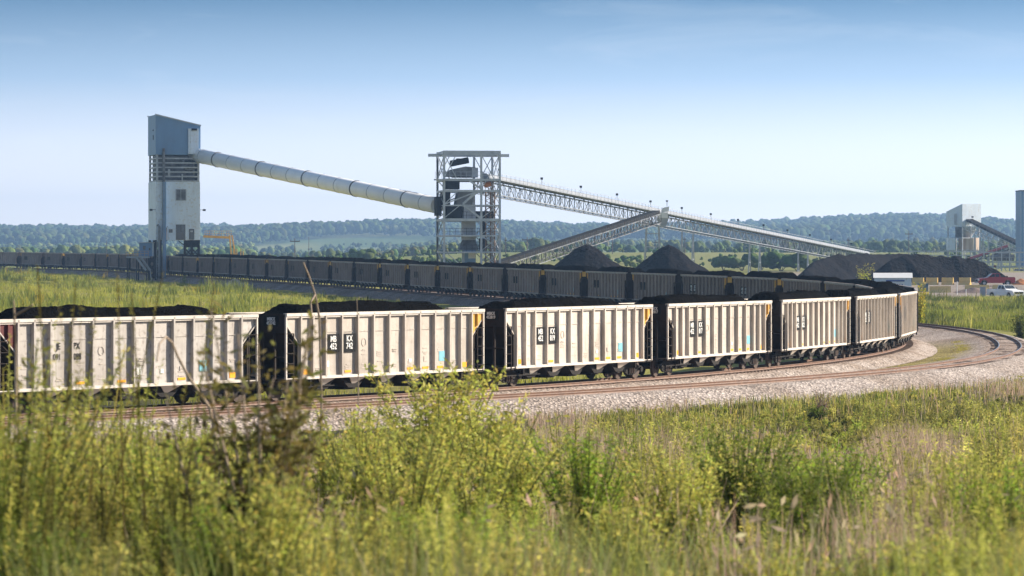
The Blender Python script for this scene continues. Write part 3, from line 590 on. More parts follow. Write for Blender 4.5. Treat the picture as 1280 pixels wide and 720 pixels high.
x, y, _ = at(294, 350, 520); rock_heap('rubble_heap', x, y, 2.6, 2.2, 1.5, 'rock', 4, 'small heap of tan rock beside the far track at left', 'rubble heap', 26, .6)
# ------------------------------------------------------------ enclosed tube conveyor
def conv_frame(A, B):
    A = Vector(A); B = Vector(B); d = (B-A); L_ = d.length; d.normalize(); r = d.cross(Vector((0,0,1))).normalized(); u = r.cross(d); return A, B, d, r, u, L_
TA_, TB_ = Vector((T0[0]+4.2, T0[1]-1.0, CH+(320-192.5)/F*618)), Vector(at(547, 257, 547))
tc_ = tag(empty('tube_conveyor', tuple(TA_)), 'long white tubular conveyor sloping from the loading tower to the steel transfer tower', 'conveyor')
dv = TB_-TA_; m = MB(); m.tube([(0,0,0), tuple(dv)], 1.36, 28); o = m.build('tube', 'tube', tc_)
o.data.polygons.foreach_set('use_smooth', np.array([len(p.vertices) == 4 for p in o.data.polygons]))
n = 15
for k in range(n):
    c = dv*((k+.7)/(n+.4)); e_ = dv.normalized(); big = k % 3 == 1
    MB().tube([tuple(c-e_*(.13 if big else .07)), tuple(c+e_*(.13 if big else .07))], 1.46 if big else 1.41, 28).build('joint_ring', 'soot' if big else 'galv', tc_)
MB().tube([tuple(dv*.86-Vector((0,0,-1.2))), tuple(dv*.93-Vector((0,0,-1.25)))], .2, 8).build('cable_box', 'galv', tc_)
# ------------------------------------------------------------ steel transfer tower
Zt = 545; tx, ty, _ = at(585.5, 340, Zt); tz = 1.3; py = math.radians(8.5)
st = tag(empty('transfer_tower', (tx, ty, tz), 0), 'open white steel transfer tower with machinery and chutes inside', 'transfer tower')
st.rotation_euler = (0,0,py)
def sz(y): return CH+(320-y)/F*Zt-tz
W = 4.65; D = 4.4; cols = (-W, -.0+1.5, W)
for x in (-W, 1.55, W):
    for y in (-D, D):
        MB().box(x-.17,x+.17,y-.17,y+.17,-.6,sz(192)).build('column', 'wsteel' if y < 0 or x > 0 else 'soot', st)
lv = [(192.5,.3,0),(224,.4,1),(238,.35,0),(256.5,.22,0),(273.5,.45,1),(294,.25,1),(314.5,.25,1)]
for yy, h, deck in lv:
    m = MB(); z = sz(yy)
    for y in (-D, D): m.box(-W-.17,W+.17,y-.14,y+.14,z-h,z)
    for x in (-W, W): m.box(x-.14,x+.14,-D,D,z-h+.02,z-.02)
    fl = m.build('floor_beam', 'wsteel', st)
    if deck:
        MB().box(-W+.2,W-.2,-D+.2,D-.2,z-.14,z-.06).build('floor_grating', 'soot', fl)
        r = MB()
        for q in range(11):
            x = -W+q*2*W/10; r.box(x-.025,x+.025,-D-.14,-D-.09,z,z+1.1)
        for zr in (.55,1.1): r.box(-W,W,-D-.14,-D-.09,z+zr-.025,z+zr+.025)
        r.build('railing', 'wsteel' if yy < 260 else 'dsteel', fl)
m = MB(); z = sz(192)
for y in (-D, D): m.box(-W-.15,W+.15,y-.2,y+.2,z,z+.35)
for x in (-W-.0, 1.55, W): m.box(x-.12,x+.12,-D+.2,D-.2,z,z+.3)
m.build('roof_frame', 'wsteel', st)
MB().box(-W-2.1,W+2.2,-.25,.25,z-.55,z-.05).build('hoist_beam', 'wsteel', st)
m = MB()                                                 # diagonal bracing
for y in (-D, D):
    for x0, x1, a, b in ((1.55,W,238,194),(W,1.55,238,194),(-W,1.2,256,239),(-W+2.4,-W,239,256),(-1.6,1.55,256.5,238),(-1.9,1.55,256.5,273),(-W,-2.0,273,257),(1.55,W,273,256),(1.55,W,294,314),(W,1.55,294,314),(1.55,W,314,336),(W,1.55,314,336),(-W,-1.0,314,336),(W,1.55,273,294),(1.55,W,273,294),(-W,-2.6,194,223),(-2.6,-W,194,223)):
        m.bar((x0,y,sz(a)), (x1,y,sz(b)), .13 if abs(x1-x0) < 5 else .2)
for x in (-W, W):
    for a, b in ((194,224),(238,256),(256,273),(273,294),(294,314),(314,338)): m.bar((x,-D,sz(a)),(x,D,sz(b)),.12); m.bar((x,D,sz(a)),(x,-D,sz(b)),.12)
m.bar((-1.5,-D-.02,sz(255.5)),(.9,-D-.02,sz(239)),.36); m.bar((-1.5,-D-.02,sz(256.5)),(1.4,-D-.02,sz(273)),.36); m.bar((-.6,-D-.02,sz(225.5)),(1.4,-D-.02,sz(236)),.3)
m.build('bracing', 'wsteel', st)
m = MB(); m.box(-2.6,1.0,-2,2,sz(222),sz(214)); m.prism([(-3.9,sz(221)),(.9,sz(221)),(.9,sz(209.5)),(-.8,sz(208.5)),(-2.9,sz(212)),(-3.9,sz(216))], -2.2, 2.0); m.build('crusher_housing', 'soot', st)
MB().box(.3,1.3,-2.4,-.4,sz(222),sz(210)).build('drive_cover', 'wsteel', st)
m = MB(); m.tube([(-3.2,-1.5,sz(205)),(-.2,-1.5,sz(200.5))], .55, 10); m.box(-2.2,-.7,-2.2,-.9,sz(204),sz(198.5)); m.box(-3.3,-2.6,-2.1,-.9,sz(206.5),sz(203.5)); m.build('hoist_motor', 'dsteel', st)
m = MB(); m.prism([(-1.9,sz(240)),(.7,sz(240)),(.5,sz(256)),(-2.3,sz(256))], -1.6, 1.6); m.build('upper_chute', 'soot', st)
MB().box(-1.0,1.0,-1.7,1.5,sz(300),sz(256)).build('chute', 'wsteel', st)
MB().prism([(-.9,sz(300)),(1.0,sz(300)),(1.4,sz(313)),(-1.6,sz(313))], -1.6, 1.4).build('lower_chute', 'soot', st)
MB().box(-.9,.95,-2.1,1.5,-.4,sz(313)).build('chute_foot', 'shaded', st)
MB().box(-.3,.9,-2.16,-2.11,sz(323),sz(316)).box(-.1,.2,-2.2,-2.165,sz(322),sz(319)).build('sign', 'white', st)
for a, b, c, q, y0 in ((-4.2,-1.2,274,257,-1.5),(1.0,4.1,274,264,-1.2),(-4.3,-1.7,238,226,-1.8),(1.8,2.9,314,298,-1.8),(1.9,2.5,296,275,-2.4),(-4.35,-2.9,260,240,1)):
    MB().box(a,b,y0,y0+2.2,sz(c-1),sz(q)).box(a+.3,b-.3,y0-.4,y0,sz(c-3),sz(q+4)).build('gearbox', 'dsteel', st)
m = MB()
for x in (2.5,3.3,4.0): m.tube([(x,-D+1.5,-.3),(x,-D+1.5,sz(240))], .13, 6)
for q in range(22): z = q*.78; m.bar((2.5,-D+1.2,z),(4.0,-D+1.2,z+.78),.09); m.bar((4.0,-D+2,z),(2.5,-D+2,z+.78),.09)
m.build('stair_tower', 'rusty', st)
MB().tube([(2.2,-3.2,sz(232)),(3.3,-3.2,sz(230))], .45, 12).build('winch_drum', 'orangedirt', st)
MB().box(-W-.9,-W-.2,-2.2,1.6,sz(270),sz(246)).build('transfer_hood', 'dsteel', st)
m = MB(); m.box(-W-1.6,-W+.2,-D-.9,-D+.9,sz(224)-.3,sz(224)-.1)
for q in range(4): m.box(-W-1.6+q*.55,-W-1.55+q*.55,-D-.9,-D-.85,sz(224),sz(224)+1.1)
m.box(-W-1.6,-W+.2,-D-.9,-D-.85,sz(224)+1.05,sz(224)+1.1); m.bar((-W-1.3,-D,sz(225)),(-W-.2,-D,sz(234)),.16); m.build('side_platform', 'wsteel', st)
# ------------------------------------------------------------ truss conveyors
def truss_conveyor(name, A, B, dep, label, step=3.0, cover='galv', wid=2.6, r=.72, belt=True, parts=True, poles=0, supports=(), truss_m='galv'):
    A, B, d, rr, u, L_ = conv_frame(A, B); root = tag(empty(name, tuple(A)), label, 'conveyor'); Z0 = Vector()
    def p(s, a, b): return d*s+rr*a+u*b
    m = MB()
    for a in (-wid/2, wid/2):
        for b in (0, -dep): m.bar(p(0,a,b), p(L_,a,b), .13)
    n = int(L_/step)
    for k in range(n+1):
        s = k*L_/n
        for a in (-wid/2, wid/2): m.bar(p(s,a,0), p(s,a,-dep), .10)
        if k < n:
            for a in (-wid/2, wid/2): m.bar(p(s,a,-dep if k % 2 else 0), p(s+L_/n,a,0 if k % 2 else -dep), .085)
        m.bar(p(s,-wid/2,-dep), p(s,wid/2,-dep), .10)
    m.build('truss', truss_m, root)
    if cover == 'hood':
        h = MB(); prof = [(math.cos(t)*r, math.sin(t)*r) for t in np.linspace(-.15, PI+.15, 13)]; vs = [p(0,a,b+.42) for a, b in prof]+[p(L_,a,b+.42) for a, b in prof]; k = len(prof)
        h.add(vs, [(i, i+1, k+i+1, k+i) for i in range(k-1)]+[tuple(range(k)), tuple(range(k, 2*k))]); h.build('belt_hood', 'dgalv', root)
        h = MB()
        for q in range(int(L_/2.2)): s = 1+q*2.2; h.bar(p(s,-r-.04,.38), p(s,-r*.7,1.0), .07)
        h.build('hood_clips', 'dsteel', root)
        m = MB().bar(p(0,0,.22), p(L_,0,.22), 1.5, .16); m.build('belt', 'dsteel', root)
        m = MB(); m.bar(p(0,wid/2+.5,.05), p(L_,wid/2+.5,.05), .9, .08); m.bar(p(0,-wid/2-.5,.05), p(L_,-wid/2-.5,.05), .9, .08); m.build('walkway', 'dgalv', root)
        m = MB()
        for sd in (-wid/2-.95, wid/2+.95):
            for hh in (.55, 1.1): m.bar(p(0,sd,hh), p(L_,sd,hh), .05)
            for q in range(int(L_/2.4)): m.bar(p(q*2.4,sd,.05), p(q*2.4,sd,1.1), .05)
        m.build('handrail', 'galv', root)
    else:
        m = MB().bar(p(0,0,.38), p(L_,0,.38), wid*.8, .62); m.build('belt_cover', 'black', root)
        m = MB()
        for q in range(int(L_/2.6)): s = 1.0+q*2.6; m.bar(p(s,wid/2*.82,.05), p(s,wid/2*.82,.7), .08)
        m.build('cover_ribs', 'dgalv', root)
    for q in range(poles):
        s = (q+.6)*L_/poles; m = MB().bar(p(s,-wid/2-.9,0), p(s,-wid/2-.9,0)+Vector((0,0,2.6)), .07); e_ = p(s,-wid/2-.9,0)+Vector((0,0,2.6)); m.box(e_.x-.25,e_.x+.2,e_.y-.2,e_.y+.2,e_.z-.1,e_.z+.3); m.build('light_post', 'dsteel', root)
    for s, sp in supports:
        c = A+d*s; gzz = gz(c.x, c.y)-A.z-.3; t = p(s,0,-dep)
        m = MB()
        for a in (-1, 1):
            q = t+rr*a*wid*.45; m.bar(q, (q.x+d.x*sp, q.y+d.y*sp, gzz), .26); m.bar(q, (q.x-d.x*sp, q.y-d.y*sp, gzz), .26)
            for w_ in (.3,.6,.9): hz = t.z+(gzz-t.z)*w_; m.bar((q.x+d.x*sp*w_,q.y+d.y*sp*w_,hz), (q.x-d.x*sp*w_,q.y-d.y*sp*w_,hz), .14)
        m.build('support_bent', 'galv', root)
    return root
A1 = Vector(at(606, 225, 543)); B1 = Vector(at(1084, 319.5, 850))
truss_conveyor('main_conveyor', A1, B1, 2.3, 'long covered truss conveyor descending rightward from the steel transfer tower', cover='hood', truss_m='dgalv', poles=13, supports=((135,1.3),(195,1.2),(245,1.0)))
A2 = Vector(at(596, 340.5, 535)); B2 = Vector(at(820, 267.5, 632))
truss_conveyor('stacker_conveyor', A2, B2, 1.7, 'black belt conveyor on a pale truss rising from behind the train to the main conveyor', cover='box', wid=2.0, step=2.0, truss_m='soot', poles=0, supports=((14,.4),(62,.5)))
hb = tag(empty('conveyor_head_house', at(828, 272, 640)), 'white drive box where the rising black conveyor meets the main conveyor', 'drive house')
MB().box(-.9,1.0,-1.2,1.2,-.1,1.0).prism([(-.2,1.0),(1.2,1.2),(1.3,2.2),(.0,1.9)], -1, 1).build('housing', 'white', hb); MB().prism([(-1.2,-.1),(1.2,-.1),(.6,-1.8),(-.2,-1.8)], -.9, .9).build('discharge_chute', 'galv', hb)
m = MB(); g0 = gz(hb.location.x-2, 640)-hb.location.z
for x in (-3.6,-.4):
    for y in (-1.2, 1.2): m.bar((x*.75-.4,y,-1.6), (x,y,g0-.2), .28)
for w_ in (.15,.4,.65,.9): m.bar((-2.9-.6*w_,-1.2,-1.6+(g0+1.6)*w_), (-.6+.2*w_,-1.2,-1.6+(g0+1.6)*w_), .18)
m.build('support_legs', 'galv', hb); MB().bar((.9,0,2.2),(.9,0,3.2),.08).box(.7,1.1,-.2,.2,3.1,3.4).build('light_post', 'dsteel', hb)
# ------------------------------------------------------------ coal piles
def cone_pile(ax, ay, az, r, seed, label, h=None):
    n = 72; rings = 26; g0 = gz(ax, ay); h = az-g0; V = []; 
    for i in range(rings+1):
        t = i/rings
        for k in range(n):
            a = 2*PI*k/n; V.append((a, t))
    V = np.array(V); a = V[:, 0]; t = V[:, 1]; fl = fbm(np.cos(a)*3+seed, np.sin(a)*3+seed, seed, 4)-.5; rr = t*r*(1+.10*fl)
    z = h*(1-t)-h*.05*np.exp(-(t/.08)**2)+(fbm(np.cos(a)*rr*.5, np.sin(a)*rr*.5, seed+4, 4)-.5)*.8*np.clip(t*5, 0, 1)
    P_ = np.stack([np.cos(a)*rr, np.sin(a)*rr, z-.25*(t > .99)], -1); I = np.arange((rings+1)*n).reshape(rings+1, n); J = np.roll(I, -1, 1)
    Q = np.stack([I[:-1], I[1:], J[1:], J[:-1]], -1).reshape(-1, 4); me = np_mesh('coal_pile', P_, Q, None, 'pile'); me.polygons.foreach_set('use_smooth', np.ones(len(Q), bool))
    return tag(put('coal_pile', me, None, (ax, ay, g0)), label, 'coal pile')
ax, ay, az = at(733, 302, 540); cone_pile(ax, ay, az, 10.2, 2, 'conical black coal pile left of the other cone, below the rising black conveyor')
ax, ay, az = at(836, 303, 545); cone_pile(ax, ay, az, 9.6, 6, 'conical black coal pile under the main conveyor, right of the conveyor legs')
def long_pile(pts, wid, seed, label):
    """ridge pile: points (px, ridge y, distance); cross-section is two slopes at the angle of repose"""
    R_ = np.array([at(*p) for p in pts]); t = np.linspace(0, len(R_)-1, 90); C_ = cr(R_, t); d = np.gradient(C_[:, :2], axis=0); d /= np.hypot(*d.T)[:, None]; nrm = np.stack([-d[:, 1], d[:, 0]], -1)
    s = np.linspace(-1, 1, 41); V = []
    for i in range(len(C_)):
        g0 = ground(C_[i:i+1, 0], C_[i:i+1, 1])[0]; h = max(C_[i, 2]-g0, .05); w = h/.78+.4
        e = 1-np.abs(s); x = C_[i, 0]+nrm[i, 0]*s*w; y = C_[i, 1]+nrm[i, 1]*s*w
        fl = (fbm(np.full(41, i*.22)+seed, np.abs(s)*1.0+np.sign(s)*5, seed, 4)-.5)*1.5*np.sin(PI*np.clip(e*.85, 0, 1))
        z = g0+h*np.minimum(e*1.06, .97+.03*e)+fl*min(1, h/3)+(fbm(x*.7, y*.7, seed+8, 3)-.5)*.5*np.clip(e*5, 0, 1)-.25*(e < .01); V.append(np.stack([x, y, z], -1))
    V = np.array(V); c0 = V.mean((0, 1)); c0[2] = 0; I = np.arange(90*41).reshape(90, 41); Q = np.stack([I[:-1,:-1], I[1:,:-1], I[1:,1:], I[:-1,1:]], -1).reshape(-1, 4)
    me = np_mesh('coal_pile', (V-c0).reshape(-1, 3), Q, None, 'pile'); me.polygons.foreach_set('use_smooth', np.ones(len(Q), bool)); return tag(put('coal_pile', me, None, tuple(c0)), label, 'coal pile')
long_pile([(990,352,575),(1012,334,580),(1032,321.5,590),(1060,318.5,600),(1085,318,610),(1110,318,620),(1140,320,625),(1165,330,630)], 8, 3, 'big ridge of black coal behind the white shed, left part of the long stockpile')
long_pile([(1085,346,548),(1110,330,548),(1126,320.5,550),(1150,319.3,552),(1178,321,554),(1205,322.5,555),(1228,329,555),(1248,340,554),(1268,354,552)], 8, 9, 'long ridge of brownish black coal behind the barriers and the red pickup')
# ------------------------------------------------------------ preparation plant at right
Zp = 950; pl = tag(empty('preparation_plant', at(1205, 345, Zp)), 'pale blue plant building on steel legs beyond the coal stockpile', 'plant building'); O = Vector(pl.location)
def q3(x, y, d=Zp): return Vector(at(x, y, d))-O
def rbox(cx, w, dpt, yb, yt, yawd, d=Zp):           # box round pixel column cx, sizes in metres, turned
    m = MB(); z0 = q3(cx, yb, d).z; z1 = q3(cx, yt, d).z; m.box(-w/2, w/2, -dpt/2, dpt/2, z0, z1); return rotmb(m, math.radians(yawd), (q3(cx, 0, d).x, d-Zp, 0))
c, s = math.cos(math.radians(-33)), math.sin(math.radians(-33))
m = MB(); z0 = q3(0,283).z; zh = q3(0,255).z; zl = q3(0,264.5).z; w1 = 3.55; w2 = 3.55
m.add([(-w1,-w2,z0),(w1,-w2,z0),(w1,w2,z0),(-w1,w2,z0),(-w1,-w2,zh),(w1,-w2,zh),(w1,w2,zl),(-w1,w2,zl)], [(0,3,2,1),(4,5,6,7),(0,1,5,4),(1,2,6,5),(2,3,7,6),(3,0,4,7)])
rotmb(m, math.radians(33), (q3(1204.5,0).x, 0, 0)); m.build('head_house', 'cladw', pl)
m = rbox(1204.5, 6.2, 6.2, 345, 283, 33); 
m = MB()
for a in (-3.2, 0, 3.2):
    for b in (-3.2, 3.2): m.box(a-.14,a+.14,b-.14,b+.14,q3(0,347).z-1,z0)
for yy in (297, 314, 330):
    z = q3(0,yy).z
    for b in (-3.2, 3.2): m.box(-3.3,3.3,b-.12,b+.12,z-.25,z)
    for b in (-3.2, 3.2): m.box(b-.12,b+.12,-3.3,3.3,z-.25,z)
rotmb(m, math.radians(33), (q3(1204.5,0).x, 0, 0)); m.build('steel_frame', 'galv', pl)
m = MB(); x = q3(1209,0).x; m.tube([(x,0,q3(0,284).z),(x,0,q3(0,289).z),(x,0,q3(0,297).z)], [2.6,2.4,1.2], 16); m.build('hopper', 'galv', pl)
MB().tube([(q3(1211,0).x,0,q3(0,313).z),(q3(1211,0).x,0,q3(0,297.5).z)], 3.0, 20).build('tank', 'tan', pl)
MB().box(q3(1183.5,0).x,q3(1192,0).x,-3.2,1.2,q3(0,313).z,q3(0,297.5).z).build('side_bin', 'cladw', pl)
MB().box(q3(1192,0).x,q3(1200,0).x,-3.7,-3.4,q3(0,297).z,q3(0,284).z).build('stair_screen', 'soot', pl)
MB().box(q3(1190.5,0).x,q3(1194,0).x,-4.1,-3.9,q3(0,281).z,q3(0,267).z).build('wall_panel', 'galv', pl)
MB().box(q3(1211.5,0).x,q3(1214,0).x,-4.9,-4.6,q3(0,272.5).z,q3(0,270.5).z).build('vent', 'dsteel', pl)
truss_conveyor('plant_conveyor', at(1209, 275.5, 948), at(1290, 314.5, 905), 2.3, 'dark roofed conveyor sloping down rightward from the plant building', cover='box', wid=2.8, step=2.2, supports=((9,1.),(13,.6)))
truss_conveyor('red_conveyor', at(1212, 325, 850), at(1260, 309, 850), .7, 'dark red belt conveyor rising behind the coal stockpile at right', cover='box', wid=1.4, step=1.8, truss_m='rustdark', supports=((8,.5),))
for o in bpy.data.objects:
    if o.name.startswith('belt_cover') and o.parent and o.parent.name.startswith('red_conveyor'): o.data.materials[0] = M['truckred']
rt = tag(empty('cladding_tower', at(1290, 345, 900)), 'tall pale blue clad tower cut off by the right edge', 'tower')
h = CH+(320-239)/F*900-rt.location.z
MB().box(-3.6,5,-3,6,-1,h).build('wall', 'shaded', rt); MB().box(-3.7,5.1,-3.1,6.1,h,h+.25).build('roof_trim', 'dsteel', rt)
m = MB()
for k in range(12): x = -3.5+k*.75; m.box(x-.04,x+.04,-3.05,-3.0,-1,h)
m.build('cladding_rib', 'cladw', rt)
pf = tag(empty('pipe_rack', at(1240, 350, 800)), 'white steel platform framework below the plant conveyor at the right edge', 'steel frame'); O2 = Vector(pf.location); qq = lambda x, y, d=800: Vector(at(x, y, d))-O2
for yy, x0, x1 in ((315.5,1222,1290),(327.5,1228,1290),(333,1228,1290)):
    m = MB()
    for d in (798, 804): m.bar(qq(x0,yy,d), qq(x1,yy,d), .22, .35)
    n = int((x1-x0)/6)
    for k in range(n): a = qq(x0+k*6,yy,798); m.bar(a, a+Vector((0,0,1.1)), .07)
    m.bar(qq(x0,yy,798)+Vector((0,0,1.1)), qq(x1,yy,798)+Vector((0,0,1.1)), .07); m.build('platform', 'galv', pf)
for x in (1230,1241,1252,1262,1274,1285):
    for d in (798, 804): m = MB().bar(qq(x,315,d), qq(x,352,d), .26).bar(qq(x,328,d), qq(x+10,346,d), .14); m.build('post', 'galv', pf)
m = MB()
for x, y, w in ((1248,322,3),(1256,318,2.4),(1262,322,2),(1275,340,2.4)): c = qq(x,y,801); m.box(c.x-w/2,c.x+w/2,c.y-1,c.y+1,c.z-.8,c.z+.8); m.tube([(c.x-w*.7,c.y-1.2,c.z),(c.x+w*.5,c.y-1.2,c.z+.3)], .5, 8)
m.build('pump_unit', 'soot', pf)
MB().box(qq(1272,0).x,qq(1286,0).x,-1.5,-.5,qq(0,346).z,qq(0,342).z).build('deck_box', 'shaded', pf)
gl = tag(empty('gallery_conveyor', at(1185, 345, 880)), 'low white truss gallery running behind the coal stockpile to the plant', 'conveyor'); O3 = Vector(gl.location); qg = lambda x, y, d=880: Vector(at(x, y, d))-O3
m = MB()
for y in (314.5, 319.5): m.bar(qg(1132,y), qg(1232,y-.6), .22)
for k in range(33): x = 1132+k*3; m.bar(qg(x,319.5), qg(x+(1.5 if k % 2 else 0),313), .09)
m.bar(qg(1132,313), qg(1232,312), .1); m.build('truss', 'galv', gl)
for x in range(1142, 1232, 11): MB().bar(qg(x,319), qg(x,346), .22).build('post', 'galv', gl)
# ------------------------------------------------------------ shed, barriers, boxes, poles
def ground_at(px, d): x = (px-640)/F*d; return (x, d, gz(x, d))
x, y, z = ground_at(1116, 428); 
sh = tag(empty('white_shed', (x, y, z), math.radians(-6)), 'small white gabled shed behind the bend of the train', 'shed'); hz = CH+(320-347)/F*428-z; hr = CH+(320-341.5)/F*428-z
MB().box(-2.4,2.4,-1.6,1.6,-.2,hz).build('wall', 'cladw', sh); MB().prism([(-1.8,hz-.02),(1.8,hz-.02),(0,hr+.05)], -2.55, 2.55, 'x').build('roof', 'white', sh)
MB().box(-.9,1.5,-1.66,-1.61,hz-.55,hz-.25).box(-.9,1.5,-1.66,-1.61,hz-1.6,hz-.62).build('notice_board', 'white', sh)
m = MB().box(-.9,1.5,-1.70,-1.665,hz-.5,hz-.3)
for k in range(7): m.box(-.7+k*.3,-.52+k*.3,-1.69,-1.665,hz-.95,hz-.82)
m.build('sign_lettering', 'cobalt', sh)
def barrier(px, py_, d, rz, lab, L2=1.0, hh=.95):
    x = (px-640)/F*d; z = gz(x, d)-.02; r = tag(empty('concrete_barrier', (x, d, z), math.radians(rz)), lab, 'barrier', 'yellow concrete barriers by the coal stockpile')
    prof = [(-.36,0),(.36,0),(.33,.1),(.14,.42),(.10,hh),(-.10,hh),(-.14,.42),(-.33,.1)]; MB().prism(prof, -L2, L2, 'x').build('block', 'barrier', r)
    MB().prism([(a*1.01, b) for a, b in prof], L2+.001, L2+.04, 'x').build('end_face', 'barend', r)
    return r
for k, px in enumerate((1147.5,1165,1184.5,1206)): barrier(px, 356.5, 500, -32, 'yellow barrier seen at an angle, %s of the four in the back row' % ['leftmost','second from left','third from left','rightmost'][k], 0.92, 1.12)
barrier(1175, 366, 470, 2, 'widest yellow barrier lying square on, nearest behind the grass', 1.5, .95)
barrier(1221, 362.5, 480, 6, 'yellow barrier just left of the front of the red pickup', 1.75, .75)
barrier(1253.5, 359.5, 484, 2, 'yellow barrier between the red pickup and the white pickup', 1.5, .6)
def rubble(px, d, rx, h, m_, lab, cat, name, seed): x, y, z = ground_at(px, d); return rock_heap(name, x, y, rx, rx*.7, h, m_, seed, lab, cat, 24, .4)
rubble(1276, 500, 2.1, 1.0, 'orangedirt', 'orange dirt mound behind the red pickup at the right edge', 'dirt mound', 'dirt_mound', 5)
rubble(1218, 470, 3.2, .8, 'orangedirt', 'low dirt mound left of the grey panel', 'dirt mound', 'dirt_mound', 8).data.materials[0] = M['ground'] if False else mat('brown_spoil', (.24,.17,.14), (.13,.10,.09), 1, rough=.95, bump=.8)
x, y, z = ground_at(1153.8, 474); bx = tag(empty('waste_skip', (x, y, z), math.radians(4)), 'dark blue grey steel box beside the widest barrier', 'box'); MB().prism([(-.62,0),(.62,0),(.68,1.1),(-.68,1.1)], -.5, .5).build('body', 'bluegrey', bx); MB().box(-.74,.74,-.56,.56,1.1,1.17).build('lid', 'bluegrey', bx)
x, y, z = ground_at(1228.5, 441); bx = tag(empty('electrical_cabinet', (x, y, z)), 'tall grey cabinet standing left of the white pickup', 'cabinet'); MB().box(-.36,.36,-.25,.25,0,1.5).build('body', 'galv', bx); MB().box(-.34,.0,-.27,-.252,.08,1.42).box(.02,.3,-.27,-.252,.08,1.42).build('door', 'galv', bx); MB().box(-.42,.42,-.3,.3,1.5,1.56).build('top', 'galv', bx)
for px, yb, yt, lab in ((1207.5,372,361.5,'short white marker post left of the grey cabinet'),(1196.5,367,352,'thin grey post between the second and third back barriers')):
    x, y, z = at(px, yb, 445); p = tag(empty('marker_post', (x, y, z)), lab, 'post'); MB().tube([(0,0,-.2),(0,0,(yb-yt)/F*445)], .05, 8).build('shaft', 'white', p); MB().tube([(0,0,(yb-yt)/F*445),(0,0,(yb-yt)/F*445+.06)], .07, 8).build('cap', 'galv', p)
def pole(px, yb, yt, d, lab, arm=0, w=.16, m_='pole'):
    x, y, z = at(px, yb, d); h = (yb-yt)/F*d; p = tag(empty('utility_pole', (x, y, z)), lab, 'utility pole', 'utility poles beyond the train'); MB().tube([(0,0,-3),(0,0,h)], [w,w*.7], 8).build('shaft', m_, p)
    if arm: MB().box(-arm,arm,-.08,.08,h-1.1,h-.8).box(-arm+.1,-arm+.25,-.05,.05,h-.8,h-.5).box(arm-.25,arm-.1,-.05,.05,h-.8,h-.5).build('crossarm', m_, p)
pole(368.5,330,298,1050,'pole with a long crossarm above the far train, left of the thin mast',1.6)
pole(386,330,296,1050,'thin bare mast just right of the pole with the long crossarm',0,.1)
pole(632,328,297,1100,'bare pole just right of the transfer tower',.5)
pole(659,328,296,1000,'pole with crossarm left of the rising black conveyor',1.6)
pole(765.5,328,292,1100,'thin pole seen between the two conical coal piles',.6)
pole(856,328,296,1100,'thin pole behind the right conical pile',.5)
pole(133,322,301,1100,'thin mast above the empty cars left of the loading tower',0,.1)
pole(1136,320,289,1100,'tall light mast standing behind the big coal ridge',1.3,.14)
pole(1060,320,297,1100,'pole beyond the lower end of the main conveyor',.5)
pole(820,326,300,1300,'short pole beside the legs of the conveyor junction',.9)
